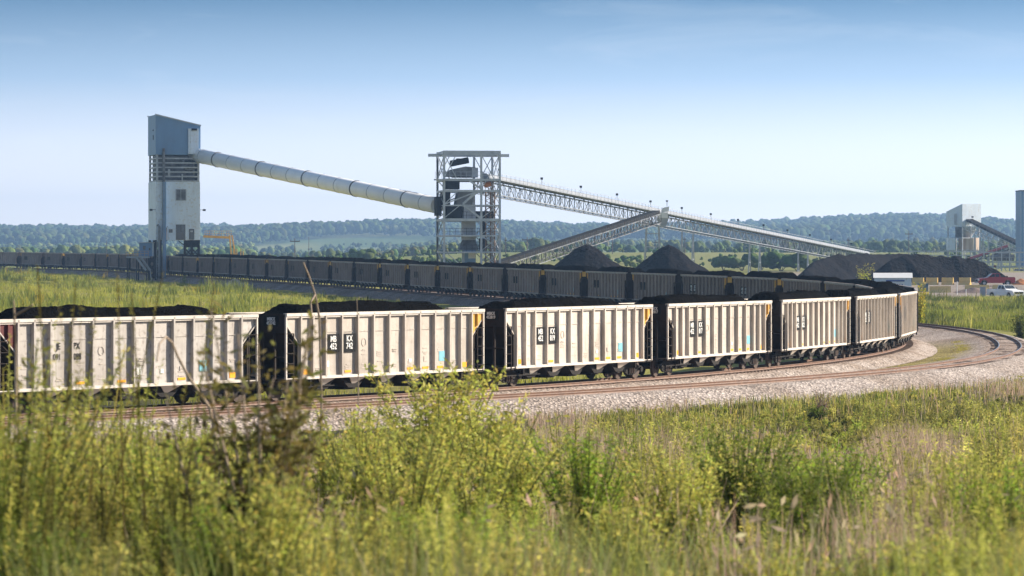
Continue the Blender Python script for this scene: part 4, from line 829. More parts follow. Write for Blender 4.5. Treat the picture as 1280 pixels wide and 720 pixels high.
# ------------------------------------------------------------ pickups
def wheel(r, w, parent, x, y):
    o = MB().tube([(0,-w/2,0),(0,-w/2+.03,0),(0,w/2-.03,0),(0,w/2,0)], [r*.9,r,r,r*.9], 20).build('wheel', 'tyre', parent, (x,y,r)); MB().tube([(0,-w/2-.01,0),(0,w/2+.01,0)], r*.55, 12).build('rim', 'galv', o)
def pickup(m_, loc, rz, lab, crew=True, lime=False):
    """nose toward -x"""
    r = tag(empty('pickup_truck', loc, rz), lab, 'pickup truck'); L_ = 2.85; w = .98
    arch = lambda cx: [(cx+.5*math.cos(t), .42+.5*math.sin(t)) for t in np.linspace(0, PI, 9)]
    a1 = arch(-1.85); a2 = arch(1.75)
    prof = [(-2.75,.45)]+a1[::-1]+a2[::-1]+[(2.85,.48),(2.85,1.28),(.62,1.30),(.60,1.32),(-1.15,1.30),(-1.35,1.22),(-2.55,1.10),(-2.78,.98)]
    MB().prism(prof, -w, w).build('body', m_, r)
    cab = MB(); zb, zt = 1.28, 1.86; b = [(-1.22,zb),(.66,zb),(.55,zt),(-.52,zt)]
    vs = [(x, y*(w-.04 if z < 1.5 else w-.22), z) for y in (-1, 1) for x, z in b]; cab.add(vs, [(0,1,2,3),(7,6,5,4),(0,4,5,1),(1,5,6,2),(2,6,7,3),(3,7,4,0)]); c = cab.build('cab', m_, r)
    for s in (-1, 1):
        for x0, x1, x2, x3 in ((-.95,-.22,-.22,-.50),(-.12,.48,.45,-.12)):
            def pt(x, z): t = (z-zb)/(zt-zb); return (x, s*((w-.04)*(1-t)+(w-.22)*t+.012), z)
            MB().add([pt(x0,zb+.06), pt(x1,zb+.06), pt(x2,zt-.08), pt(x3,zt-.08)], [(0,1,2,3)]).build('side_window', 'glass', c)
    g = lambda x, y, z: (x-.015, y, z+.01)
    MB().add([g(-1.13,-w+.14,zb+.08), g(-1.13,w-.14,zb+.08), g(-.58,w-.26,zt-.05), g(-.58,-w+.26,zt-.05)], [(0,1,2,3)]).build('windscreen', 'glass', c)
    MB().box(.75,2.75,-w+.1,w-.1,1.20,1.31).build('bed_liner', 'black', r)
    MB().box(-2.84,-2.76,-.7,.7,.62,.95).build('grille', 'black', r)
    for s in (-1, 1): MB().box(-2.83,-2.6,s*.88-.11,s*.88+.11,.78,1.0).build('headlight', 'white', r); MB().box(2.84,2.88,s*.9-.07,s*.9+.07,.8,1.2).build('tail_light', 'red', r); MB().box(-.98,-.8,s*1.1-.1,s*1.1+.1,1.32,1.5).build('mirror', 'black', r)
    MB().box(-2.95,-2.72,-.95,.95,.42,.62).box(2.8,2.98,-.95,.95,.45,.62).build('bumper', 'black' if lime else 'galv', r)
    for x in (-1.85, 1.75):
        for s in (-1, 1): wheel(.40, .26, r, x, s*.86)
    if lime:
        MB().box(-2.86,-2.845,-.8,.8,.66,.9).build('reflective_band', 'lime', r); MB().tube([(-.1,0,1.87),(-.1,0,2.02),(-.1,0,2.08)], [.3,.3,.15], 12).build('beacon', 'lime', r)
    else:
        MB().tube([(.1,-.2,1.8),(.05,-.2,3.1)], .02, 5).build('whip_aerial', 'black', r); MB().add([(.05,-.2,3.1),(-.25,-.2,3.05),(-.28,-.2,2.85),(.05,-.2,2.8),(.05,-.17,3.1),(-.25,-.17,3.05),(-.28,-.17,2.85),(.05,-.17,2.8)], [(0,1,2,3),(7,6,5,4),(0,4,5,1),(1,5,6,2),(2,6,7,3),(3,7,4,0)]).build('pennant', 'red', r)
    return r
pickup('truckred', ground_at(1243.8, 492), math.radians(4), 'dark red pickup with a whip flag parked before the coal stockpile')
pickup('truckwhite', ground_at(1257, 440), math.radians(120), 'white pickup with lime beacon and lime front band parked nearest the grass')
# ------------------------------------------------------------ vegetation
def jit(c, n, a=.18, g=None):
    g = g or NR; c = np.asarray(c, float); return np.clip(c*(1+a*(g.random((n, 1))*2-1))*(1+a*.6*(g.random((n, 3))*2-1)), .005, .9)
class VG:                                    # collects quads for one growth mesh
    def __init__(s): s.V = []; s.C = []; s.n = 0; s.Q = []
    def quads(s, P4, C):                     # P4 (n,4,3), C (n,3)
        n = len(P4); s.V.append(P4.reshape(-1, 3)); s.C.append(np.repeat(C, 4, 0)); s.Q.append(np.arange(n*4).reshape(n, 4)+s.n); s.n += n*4
    def mesh(s, name, m='veg', off=(0,0,0)): return np_mesh(name, np.concatenate(s.V)-np.array(off), np.concatenate(s.Q), np.concatenate(s.C), m)
def blades(G, P, h, w, C, lean=.35):         # bent grass blades: two quads each
    n = len(P); a = NR.random(n)*2*PI; b = NR.random(n)*2*PI; l = NR.random(n)*lean*h
    sx = np.stack([np.cos(a), np.sin(a), np.zeros(n)], -1)*(w/2)[:, None]; dx = np.stack([np.cos(b), np.sin(b), np.zeros(n)], -1); up = np.array([0,0,1.])
    p1 = P+dx*(l*.25)[:, None]+up*(h*.55)[:, None]; p2 = P+dx*l[:, None]+up*h[:, None]
    G.quads(np.stack([P-sx, P+sx, p1+sx*.8, p1-sx*.8], 1), C*.92); G.quads(np.stack([p1-sx*.8, p1+sx*.8, p2+sx*.12, p2-sx*.12], 1), C)
def leaves_seedheads(G, P, L_, w, C, up=.6):           # single-quad leaves pointing outward and up
    n = len(P); a = NR.random(n)*2*PI; e = (NR.random(n)*1.3-.25)*up; d = np.stack([np.cos(a)*np.cos(e), np.sin(a)*np.cos(e), np.sin(e)], -1)
    r = NR.normal(size=(n, 3)); s = np.cross(d, r); s /= np.linalg.norm(s, axis=1)[:, None]+1e-6
    m = P+d*(L_*.5)[:, None]; t = P+d*L_[:, None]; s = s*(w/2)[:, None]; G.quads(np.stack([P, m+s, t, m-s], 1), C)
def weeds(G, P, H, nst, nl, ls, C, C2, spread=.25, plume=.0):
    """upright leafy weeds: P (n,3) bases, H (n,) heights"""
    n = len(P); P = np.repeat(P, nst, 0); H = np.repeat(H, nst)*(.7+.45*NR.random(n*nst)); C = np.repeat(C, nst, 0); n *= nst
    a = NR.random(n)*2*PI; sp = NR.random(n)*spread*H; T = P+np.stack([np.cos(a)*sp, np.sin(a)*sp, H], -1); B = P+np.stack([np.cos(a)*sp*.15, np.sin(a)*sp*.15, 0*H], -1)
    s = np.stack([np.sin(a), -np.cos(a), 0*a], -1)*(.004*H[:, None]+.003); G.quads(np.stack([B-s, B+s, T+s*.3, T-s*.3], 1), C*.7+np.array([.05,.03,.01]))
    t = .12+.88*NR.random((n, nl))**.8; Q = (B[:, None]*(1-t[..., None])+T[:, None]*t[..., None]).reshape(-1, 3); L_ = (ls*(1.25-.75*t)*(.6+.8*NR.random((n, nl)))*np.ones((n, 1))).ravel()
    CC = (C[:, None]*(1-t[..., None])+((C+C2)/2)[:, None]*t[..., None]).reshape(-1, 3)*(.75+.5*NR.random((n*nl, 1)))  # paler towards the tips, sunlight on the tops put into the leaf colour
    leaves_seedheads(G, Q, L_, L_*.24, CC, .95)
def scatter(n, y0, y1, half=.168, pad=1.2, power=2):
    y = (y0**power+(y1**power-y0**power)*NR.random(n))**(1/power); x = (NR.random(n)*2-1)*(half*y+pad); return x, y
def on_ground(x, y): return np.stack([x, y, ground(x, y)-.03], -1)
GREEN = np.array([.175,.225,.034]); LIME = np.array([.53,.48,.115]); DKG = np.array([.036,.045,.012]); TAN = np.array([.48,.36,.255]); STRAW = np.array([.48,.42,.13]); OLIVE = np.array([.15,.15,.035])
def hv(x, y): return np.clip(fbm(x*.55/np.clip(y/45, 1, 3), y*.24/np.clip(y/45, 1, 3), 900, 3)*3.6-1.15, .22, 1.45)
def zone(x, y):                              # dry-grass weight in picture-like patches on the bank
    u = x/y; a = fbm(u*26+3, np.log(y)*5.5, 41, 3); b = np.exp(-((u+.058)/.020)**2)+np.exp(-((u-.012)/.012)**2)*.8+np.exp(-((u-.125)/.014)**2)*.9+np.exp(-((u+.133)/.010)**2)*.9; return np.clip((a-.54)*6+b*1.1*np.clip((y-14)/10, 0, 1)-.12, 0, 1)
EDGE = lambda x: np.interp(x, [-40,-15,-10,-6,0,5,10,18,24,30,36], [103,114,122,128,137,147,155,165,177,195,216])    # where the gravel apron begins
G = VG()
for (y0, y1, n, hh, ww) in ((13,26,14000,.45,.009),(26,48,24000,.60,.013),(48,80,36000,.60,.022),(80,190,70000,.50,.034)):
    x, y = scatter(n, y0, y1); k = y < EDGE(x)+(fbm(x*.5, y*.2, 8)-.5)*9; x, y = x[k], y[k]; z = zone(x, y); r = NR.random(len(x)); dry = r < z*.85+.08; c = np.where(dry[:, None], jit(TAN, len(x)), jit(GREEN*.62, len(x), .35))
    l = (~dry) & (NR.random(len(x)) < .35); c[l] = jit(LIME, l.sum()); s = (~dry) & (NR.random(len(x)) < .16); c[s] = jit(STRAW, s.sum())
    h = hh*(1+.35*dry)*(.5+NR.random(len(x)))*(.35+.65*hv(x, y))*np.clip((EDGE(x)-y)/25+.45, .35, 1); blades(G, on_ground(x, y), h, np.full(len(x), ww), c)
grass = tag(put('wild_grass', G.mesh('wild_grass')), 'mixed green and straw coloured grass covering the foreground bank', 'grass', kind='stuff')
G = VG()
for (y0, y1, n, nst, nl, ls, ww) in ((13,24,620,4,46,.085,1),(24,42,1500,4,40,.12,1),(42,75,3600,3,26,.17,1),(75,190,6500,3,16,.24,1)):
    x, y = scatter(n, y0, y1); k = y < EDGE(x)-4+(fbm(x*.4, y*.15, 88)-.5)*12; x, y = x[k], y[k]; z = zone(x, y); k = (NR.random(len(x)) > z*.95) & ((fbm(x/y*60, np.log(y)*9, 303, 3) > .36) | (y > 90)); x, y = x[k], y[k]; q = fbm(x*.45/np.maximum(1, y/40), y*.12, 23, 3); P = on_ground(x, y)
    dist = np.clip((EDGE(x)-y)/30, .25, 1); H = (.18+.42*hv(x, y)+.18*np.clip(q*2.4-.7, 0, 1.2))*dist*np.clip((y+10)/45, .62, 1)
    b = np.exp(-(((x/y)+.020)/.020)**2)*((y > 24) & (y < 60)); H = H*(1+.4*b+.75*np.clip((-x/y-.115)/.03, 0, 1)*np.clip((45-y)/20, 0, 1)+.25*np.clip((30-y)/10, 0, 1))
    lo = fbm(x*.3+50, y*.1, 51, 2); lo2 = fbm(x/y*45+9, np.log(y)*8, 404, 3); C = mixc(jit(DKG, len(x), .3), jit(GREEN*1.1, len(x), .3), np.clip(lo2*4-1.4, 0, 1)); C = mixc(C, jit(LIME*1.25, len(x), .25), np.clip(NR.random(len(x))**2*.75+b*.6+(lo2-.5)*1.2, 0, 1))
    weeds(G, P, H, nst, nl, ls, C, LIME, .28)
tag(put('leafy_weeds', G.mesh('leafy_weeds')), 'dense upright leafy weeds thick over the foreground bank', 'weeds', kind='stuff')
G = VG()
for (y0, y1, n, st, nl, ls, hm) in ((14.5,24,120,12,110,.058,1.1),(24,40,210,11,75,.08,1.2),(40,72,330,9,34,.13,1.25),(72,150,700,8,20,.19,.9)):
    x, y = scatter(n, y0, y1); k = y < EDGE(x)-3; x, y = x[k], y[k]; k = NR.random(len(x)) > zone(x, y)*.9; x, y = x[k], y[k]; u = x/y
    T_ = NR.random(len(x)); C = np.where((T_ < .22)[:, None], jit(LIME*1.35, len(x), .18), np.where((T_ < .42)[:, None], jit(np.array([.32,.46,.05]), len(x), .2), np.where((T_ < .75)[:, None], jit(GREEN*1.35, len(x), .25), jit(DKG*1.4, len(x), .3))))
    H = hm*(.65+.5*NR.random(len(x)))*(.30+.62*hv(x, y))*np.clip((EDGE(x)-y)/30, .35, 1)*(1+.35*np.clip((-u-.085)/.04, 0, 1)*(y < 40)+.25*np.exp(-((u+.02)/.025)**2)*(y > 24)*(y < 60)+.12*(u < -.02))
    P = np.repeat(on_ground(x, y), st, 0); P[:, :2] += NR.normal(size=(len(P), 2))*.10*np.repeat(H, st)[:, None]; weeds(G, P, np.repeat(H, st), 1, nl, ls, np.repeat(C, st, 0)*(.8+.4*NR.random((len(P), 1))), LIME*1.2, .42)
tag(put('bushy_weeds', G.mesh('bushy_weeds')), 'bushy sunlit weeds in separate clumps over the bank', 'weeds', kind='stuff')
G = VG()                                      # pale feathery tufts close to the camera
x, y = scatter(150, 12.5, 24); k = fbm(x*1.1, y*.5, 61) > .5; x, y = x[k], y[k]; P = np.repeat(on_ground(x, y), 42, 0); P[:, :2] += NR.normal(size=(len(P), 2))*.10; c = jit(np.array([.30,.34,.11]), len(P), .2); blades(G, P, .45+.5*NR.random(len(P)), np.full(len(P), .010), c, .45)
x, y = scatter(16000, 17, 62); k = (zone(x, y) > .35) & (fbm(x*1.3, y*.6, 711) > .45); x, y = x[k], y[k]; c = jit(TAN*1.15, len(x), .25); blades(G, on_ground(x, y), .55+.5*NR.random(len(x)), .006+.0003*y, c, .35)
k = NR.random(len(x)) < .35; x, y = x[k], y[k]; P = on_ground(x, y); P[:, 2] += .55+.45*NR.random(len(x)); leaves_seedheads(G, P, .10+.05*NR.random(len(x)), .03+.01*NR.random(len(x)), jit(np.array([.55,.42,.28]), len(x), .2), 1.4)
tag(put('feathery_grass', G.mesh('feathery_grass')), 'pale feathery tufts and dry pinkish seed grass in patches on the bank', 'grass', kind='stuff')
# growth inside the loop, behind the train, along the gravel
G = VG()
def meadow(n, y0, y1, u0, u1, hh, ww, cols, seed, nb=7, keep=None, spread=.18):
    y = np.sqrt(y0*y0+(y1*y1-y0*y0)*NR.random(n)); u = u0+(u1-u0)*NR.random(n); x = u*y
    if keep is not None: k = keep(x, y); x, y = x[k], y[k]
    q = fbm(x/6., y/12., seed, 4); P = np.repeat(on_ground(x, y), nb, 0); P[:, :2] += NR.normal(size=(len(P), 2))*spread
    c = mixc(mixc(cols[0], cols[1], np.clip(q*3-1, 0, 1)), cols[2], np.clip(fbm(x/3., y/5., seed+5)*3.4-2.0, 0, 1)); c = np.repeat(c, nb, 0)*(.75+.5*NR.random((len(P), 1)))
    h = np.repeat(hh*(.35+1.1*q**1.4*1.5)*(.7+.6*NR.random(len(x))), nb)*(.6+.6*NR.random(len(P))); blades(G, P, h, np.full(len(P), ww)*(.7+.6*NR.random(len(P))), c, .5)
from_track = None
SX, SY = side(TA, -4.6)
kT = TT-NPRE > 7
trk_x_at_y = lambda y: np.interp(y, TA[kT][:, 1], TA[kT][:, 0])
trk_x_near = lambda y: np.interp(y, TA[~kT][:, 1], TA[~kT][:, 0])
def inside(x, y): return (x < np.where(y < 245, trk_x_near(y)-6.5, trk_x_at_y(y)-9-np.clip((y-500)/60, 0, 3)+3*fbm(x/5., y/9., 6)))
MG = [np.array([.24,.27,.03]), np.array([.44,.44,.06]), np.array([.52,.40,.15])]
meadow(34000, 150, 800, -.185, .03, .40, .05, MG, 71, 7, inside, .25)
meadow(3500, 300, 800, -.185, -.08, 1.25, .09, [np.array([.15,.19,.03]), np.array([.24,.28,.05]), np.array([.60,.42,.04])], 75, 9, lambda x, y: inside(x, y) & (fbm(x/14., y/40., 91) > .53), .35)
def outside_far(x, y): return x > trk_x_at_y(y)+np.where(y < 320, 16.0-(y-245)*.05, 9)
def outside(x, y):
    bx = np.interp(y, [230,250,270,290,310,330,360,425], [44,46.5,46.5,43.5,38,31,24,20]); return (x > bx) & (x > trk_x_at_y(np.maximum(y, 245))+4.5) & ((y < 428) | (x < 33))
meadow(30000, 235, 440, .05, .185, .55, .05, [np.array([.10,.14,.025]), np.array([.28,.31,.05]), np.array([.34,.27,.13])], 81, 7, outside, .25)
meadow(5200, 235, 440, .05, .185, .95, .09, [np.array([.07,.10,.02]), np.array([.14,.17,.03]), np.array([.30,.20,.12])], 85, 10, lambda x, y: outside(x, y) & (fbm(x/5., y/16., 93) > .52), .35)
meadow(2600, 235, 440, .05, .185, .8, .07, [np.array([.36,.36,.07]), np.array([.46,.44,.10]), np.array([.40,.28,.16])], 86, 8, lambda x, y: outside(x, y) & (fbm(x/4., y/12., 193) > .55), .3)
meadow(2500, 150, 800, -.185, .03, .9, .08, [np.array([.12,.14,.03]), np.array([.2,.22,.05]), np.array([.5,.4,.15])], 87, 9, lambda x, y: inside(x, y) & (fbm(x/8., y/30., 293) > .55), .4)
tag(put('meadow_growth', G.mesh('meadow_growth')), 'yellow green rough grass inside the loop and right of the bend', 'grass', kind='stuff')
G = VG()
k_ = (TBT > 3.6) & (TBT < 8.3); Tm = TB[k_]; om = _o[:len(TB)][k_]; n = 5200; i = NR.integers(0, len(Tm), n); f = NR.random(n); oo = -(om[i]-4.0)*(.12+.62*f)-1.9*(1-f)-.2; xx = Tm[i, 0]+oo*np.sin(Tm[i, 2])+NR.normal(size=n)*.25; yy = Tm[i, 1]-oo*np.cos(Tm[i, 2])+NR.normal(size=n)*.25
k = fbm(xx*.35, yy*.18, 19) > .47; xx, yy = xx[k], yy[k]; P = np.stack([xx, yy, rail_e(yy)-.6], -1); P = np.repeat(P, 8, 0); P[:, :2] += NR.normal(size=(len(P), 2))*.15; blades(G, P, .10+.20*NR.random(len(P)), np.full(len(P), .03), jit(np.array([.38,.34,.08]), len(P), .2), .8)
# stray tufts on the apron edge
n = 2400; i = NR.integers(12*2, len(TB)-12*12, n); wo = np.array([WO(t) for t in TBT[i]]); oo = wo-np.abs(NR.normal(size=n))*1.3-.2; xx = TB[i, 0]+oo*np.sin(TB[i, 2]); yy = TB[i, 1]-oo*np.cos(TB[i, 2]); k = fbm(xx*.5, yy*.25, 29) > .56; xx, yy = xx[k], yy[k]
P = np.repeat(np.stack([xx, yy, rail_e(yy)-.93], -1), 9, 0); P[:, :2] += NR.normal(size=(len(P), 2))*.14; blades(G, P, .15+.3*NR.random(len(P)), np.full(len(P), .025), jit(GREEN*1.2, len(P), .35), .8)
tag(put('gravel_weeds', G.mesh('gravel_weeds')), 'low yellowish weeds growing between the tracks and on the gravel edge', 'weeds', kind='stuff')
# ---- single plants that stand out
def plant(name, px, d, H, label, cat, kind='leafy', C=GREEN, C2=LIME, nst=7, nl=60, ls=.1, spread=.28, x=None, blob=None, seed=0, z=None):
    x = (px-640)/F*d; z = gz(x, d)-.05 if z is None else z; r = tag(empty(name, (x, d, z)), label, cat); G = VG()
    st = MB()
    rr = random.Random(px+seed); tips = []
    for k in range(nst):
        a = rr.uniform(0, 2*PI); s = rr.uniform(.05, spread)*H; h = H*rr.uniform(.72, 1.0); mid = (math.cos(a)*s*.4, math.sin(a)*s*.4, h*.5); tip = (math.cos(a)*s, math.sin(a)*s, h); tips.append(((0,0,0), mid, tip)); w = .007+.003*H
        st.tube([(0,0,0), mid, tip], [w, w*.8, w*.35], 5)
    st.build('stem', 'stem' if kind != 'leafy' else 'gstem', r)
    for b, m_, t_ in tips:
        b, m_, t_ = map(np.array, (b, m_, t_)); n = nl; u = .12+.88*NR.random(n); P = np.where(u[:, None] < .5, b+(m_-b)*(u*2)[:, None], m_+(t_-m_)*(u*2-1)[:, None])+NR.normal(size=(n, 3))*ls*.4
        L_ = ls*(1.2-.5*u)*(.5+NR.random(n)); CC = mixc(jit(C, n, .3), jit(C2, n, .3), np.clip(u*.6+NR.random(n)*.3, 0, 1)); leaves_seedheads(G, P, L_, L_*.30, CC, 1.0)  # dark inside, bright at the tips: shade and sunlight put into the colour
    put('leaves', G.mesh('leaves'), r); return r  # seed heads on the dry plants, foliage on the leafy ones
BRN = np.array([.16,.11,.045])
plant('tall_weed', 328, 20, 2.2, 'tall brownish green weed in front of the gap between the two leftmost cars', 'weed', 'dry', np.array([.12,.115,.03]), np.array([.22,.19,.06]), 12, 150, .11, .30)
plant('tall_weed', 272, 20, 1.75, 'leaning brown seed stalk left of the tall brownish weed, before the lettered car', 'weed', 'dry', np.array([.10,.085,.03]), np.array([.20,.16,.06]), 9, 130, .09, .40)
plant('tall_weed', 8, 20, 2.0, 'tall yellow green weed rising over the left edge of the leftmost car', 'weed', 'leafy', GREEN, LIME, 12, 150, .08, .30)
plant('tall_weed', 50, 22, 1.65, 'leafy weed second from the left edge before the lettered car', 'weed', 'leafy', GREEN, LIME, 9, 120, .08, .28)
plant('tall_weed', 545, 38, 2.2, 'bright yellow green bushy weed below the car numbered 452 742', 'weed', 'leafy', GREEN*1.6, LIME*1.35, 26, 260, .10, .42)
plant('tall_weed', 612, 36, 1.75, 'yellow green weed just right of the brightest bush', 'weed', 'leafy', GREEN*1.6, LIME*1.3, 14, 200, .10, .34)
plant('tall_weed', 705, 40, 1.7, 'thin light green weed below the car numbered 452 819', 'weed', 'leafy', GREEN*1.2, LIME*1.1, 6, 70, .10, .3)
plant('dead_shrub', 1026, 137, 1.5, 'reddish leafless shrub at the near gravel edge right of centre', 'shrub', 'dry', np.array([.16,.09,.06]), np.array([.25,.16,.11]), 26, 26, .10, .5)
plant('leafy_shrub', 1018, 134, .8, 'dark green low shrub at the foot of the reddish leafless shrub', 'shrub', 'leafy', DKG, GREEN, 26, 60, .16, .8)
plant('vine_shrub', 1150, 296, 4.6, 'yellow leaved slender shrub just right of the last car at the bend', 'shrub', 'leafy', np.array([.22,.26,.03]), np.array([.62,.50,.05]), 11, 90, .30, .20)
plant('vine_shrub', 1080, 392, 5.3, 'yellow green sapling tips showing over the coal left of the white shed', 'shrub', 'leafy', np.array([.3,.34,.06]), np.array([.6,.56,.1]), 14, 70, .30, .22)
plant('leafy_shrub', 1276, 262, 2.6, 'dark leafy shrub at the right edge behind the empty track', 'shrub', 'leafy', DKG*1.3, GREEN*1.2, 22, 90, .22, .45)
BUSH = [(14,21,2.0,0),(100,24,1.45,0),(176,27,1.5,1),(243,30,1.5,0),(148,24,1.65,0),(212,23.5,1.6,0),(258,25,1.5,1),(412,34,1.6,0),(452,33,1.75,0),(318,17.5,1.25,0),(352,18,1.15,0),(285,18,1.0,1),(505,27,1.6,0),(592,29,1.75,0),(560,19.5,1.0,1),(470,21,.95,0),(655,34,1.35,0),(735,31,1.45,1),(790,24,1.0,0),(855,30,1.35,0),(925,33,1.6,2),(1005,27,1.35,2),(1050,35,1.3,1),(1150,30,1.0,0),(1215,31,1.3,0),(1268,26,1.25,1),(382,17,.85,3),(420,19,.9,3),(645,17,.8,3),(965,18,.75,0),(1100,19,.75,3),(1185,19,.8,0),(118,17,.8,3),(50,17.5,.95,2)]
BL = {0:('bright yellow green','LIME'),1:('mid green',''),2:('dark cored green',''),3:('pale feathery','')}
for k, (px, d, H, t) in enumerate(BUSH):
    C, C2 = {0:(GREEN*1.6, LIME*1.3), 1:(GREEN*1.3, np.array([.34,.46,.06])), 2:(DKG*1.2, GREEN*1.5), 3:(LIME*.9, LIME*1.5)}[t]
    near = ['front row','middle row','back row'][0 if d < 20.5 else (1 if d < 28.5 else 2)]
    row = sorted(b[0] for b in BUSH if ['front row','middle row','back row'][0 if b[1] < 20.5 else (1 if b[1] < 28.5 else 2)] == near); o_ = row.index(px)
    plant('bushy_weed', px, d, H, '%s bushy weed, %s from the left in the %s on the bank' % (BL[t][0], ORD[o_], near), 'weed', 'leafy', C, C2, 30, 190 if t != 3 else 120, .052*(d/22)**.6, .50, seed=k)
def dry_stalk(px, d, pts, label, w=.012):
    """pts in photo pixels, tip first"""
    x, y, z = at(pts[-1][0][0] if isinstance(pts[-1][0], tuple) else pts[0][-1][0], 0, d); z = gz(x, d)-.05; r = tag(empty('dry_stalk', (x, d, z)), label, 'dead stalk'); O = Vector(r.location)
    for br in pts:
        P = [Vector(at(a, b, d+.1*i))-O for i, (a, b) in enumerate(br)]; n = len(P); MB().tube([tuple(p) for p in P], [w*(.55+.6*i/n) for i in range(n)], 6).build('stem', 'stem', r)
    return r
dry_stalk(398, 45, [[(379,328),(386,345),(394,368),(399,396),(402,500),(398,800)],[(390,398),(388,378),(394,368)]], 'thin bent dead stalk crossing the coal heap of the car numbered 452 742', .020)
dry_stalk(447, 45, [[(446,373),(447,400),(448,470),(447,800)]], 'straight dead stalk right of the bent one, over the car numbered 452 742', .010)
dry_stalk(18, 25, [[(17,376),(18,398),(20,430),(19,800)],[(41,381),(30,388),(19,394)]], 'forked dead twig at the left edge before the leftmost coal heap', .012)
dry_stalk(205, 25, [[(196,452),(199,430),(207,421),(215,428),(222,445),(235,470),(262,510),(285,620),(300,900)]], 'hooked yellow green stalk curling before the leftmost car', .012)
# ---- trees
def ico(sub):
    import bmesh
    b = bmesh.new(); bmesh.ops.create_icosphere(b, subdivisions=sub, radius=1); v = np.array([x.co[:] for x in b.verts]); f = np.array([[y.index for y in x.verts] for x in b.faces]); b.free(); return v, f
IV, IF = ico(2); TV = []
for k in range(10):
    g = np.random.default_rng(k+5); TV.append(IV*(1+.34*(g.random((len(IV), 1))-.5)+.22*(fbm(IV[:, 0]*2+k, IV[:, 1]*2+IV[:, 2]*1.5, k)[:, None]-.5)))
def clumps(P, R3, C):                          # P (n,3), R3 (n,3) radii
    V = []; Fc = []; CC = []; n0 = 0; g = NR
    k = g.integers(0, 10, len(P)); a = g.random(len(P))*2*PI
    for t in range(10):
        i = np.where(k == t)[0]
        if not len(i): continue
        v = TV[t]; ca, sa = np.cos(a[i])[:, None], np.sin(a[i])[:, None]; x = v[:, 0]*ca-v[:, 1]*sa; y = v[:, 0]*sa+v[:, 1]*ca; z = np.broadcast_to(v[:, 2], x.shape)
        W = np.stack([x, y, z], -1)*R3[i][:, None]+P[i][:, None]; V.append(W.reshape(-1, 3)); Fc.append((IF[None]+(np.arange(len(i))*len(v))[:, None, None]+n0).reshape(-1, 3)); CC.append(np.repeat(C[i], len(v), 0)*(.8+.4*g.random((len(i)*len(v), 1)))); n0 += len(i)*len(v)
    return np.concatenate(V), np.concatenate(Fc), np.concatenate(CC)
def wood(name, x, y, h, C, label, sink=0.0):
    n = len(x); P = []; Rr = []; CC = []
    zb = ground(x, y, False)
    for q in range(2 if n > 9000 else 4):
        r = h*((.24 if n > 9000 else .30)+.12*NR.random(n))*(1 if q == 0 else .62); o = NR.normal(size=(n, 2))*h[:, None]*(.05 if q == 0 else .26); hz = h*(.70 if q == 0 else (.42+.45*NR.random(n)))
        P.append(np.stack([x+o[:, 0], y+o[:, 1], zb+hz], -1)); Rr.append(np.stack([r, r, r*(1.15 if q == 0 else .85)], -1)); CC.append(C*(.85+.3*NR.random((n, 1))))
    V, Fc, Cc = clumps(np.concatenate(P), np.concatenate(Rr), np.concatenate(CC)); return tag(put(name, np_mesh(name, V, Fc, Cc, 'tree', tri=True)), label, 'woodland', kind='stuff')
FG = np.array([.050,.085,.022]); FY = np.array([.12,.14,.035])
n = 17000; y = 3250+(5350-3250)*NR.random(n); x = (NR.random(n)*2-1)*(.172*y+40); edge = 3350+900*(fbm(x/400., y/1500., 77)-.3)+500*np.exp(-((x/y+.045)/.03)**2); k = y > edge; x, y = x[k], y[k]
wood('ridge_forest', x, y, (8+9.5*NR.random(len(x)))*(.75+.5*fbm(x/120., y/300., 7)), mixc(jit(FG, len(x), .3), jit(FY, len(x), .3), NR.random(len(x))**3), 'continuous hazy forest covering the distant ridge')
n = 2300; y = 1500+1900*NR.random(n); x = (-.19+.11*NR.random(n))*y; k = (fbm(x/60., y/220., 66) > .40)|(y > 2200); x, y = x[k], y[k]
wood('valley_trees', x, y, 4.5+4.5*NR.random(len(x)), mixc(jit(FG*1.3, len(x), .3), jit(FY*1.5, len(x), .3), NR.random(len(x))**1.5), 'paler trees low in the valley below the ridge at left')
n = 5200; y = 1300+2300*NR.random(n); x = (-.10+.28*NR.random(n))*y; k = (fbm(x/95., y/150., 99) > .60) | (fbm(x/300., y/60., 44) > .65); x, y = x[k], y[k]
wood('hedgerow_trees', x, y, 2.6+4.2*NR.random(len(x))**1.5, mixc(jit(FG*1.2, len(x), .3), jit(FY, len(x), .3), NR.random(len(x))), 'scattered hedges and copses on the hazy fields beyond the plant')
n = 1500; y = 820+520*NR.random(n); x = (-.18+.36*NR.random(n))*y; k = fbm(x/40., y/70., 12) > .52; x, y = x[k], y[k]
wood('field_scrub', x, y, 1.0+1.4*NR.random(len(x)), mixc(jit(FG*1.6, len(x), .3), jit(FY*1.3, len(x), .3), NR.random(len(x))), 'low scrub dotted over the yellow green field behind the far train')
def bush(px, d, h, w, label, C=FG*1.3):
    x = (px-640)/F*d; z = gz(x, d); r = tag(empty('round_bush', (x, d, z)), label, 'bush', 'bushes beyond the far train'); n = 16
    P = np.stack([NR.normal(size=n)*w*.25, NR.normal(size=n)*w*.2, h*(.35+.45*NR.random(n))], -1); s = .22*h*(.8+.7*NR.random(n)); V, Fc, Cc = clumps(P, np.stack([s*1.3, s*1.3, s], -1), jit(C, n, .25)); put('crown', np_mesh('crown', V, Fc, Cc, 'tree', tri=True), r)
    m = MB()
    for k in range(4): m.tube([(0,0,-.3),(R.uniform(-.2,.2)*w,R.uniform(-.2,.2)*w,h*.55)], [.12,.05], 6)
    m.build('stem', 'bark', r)
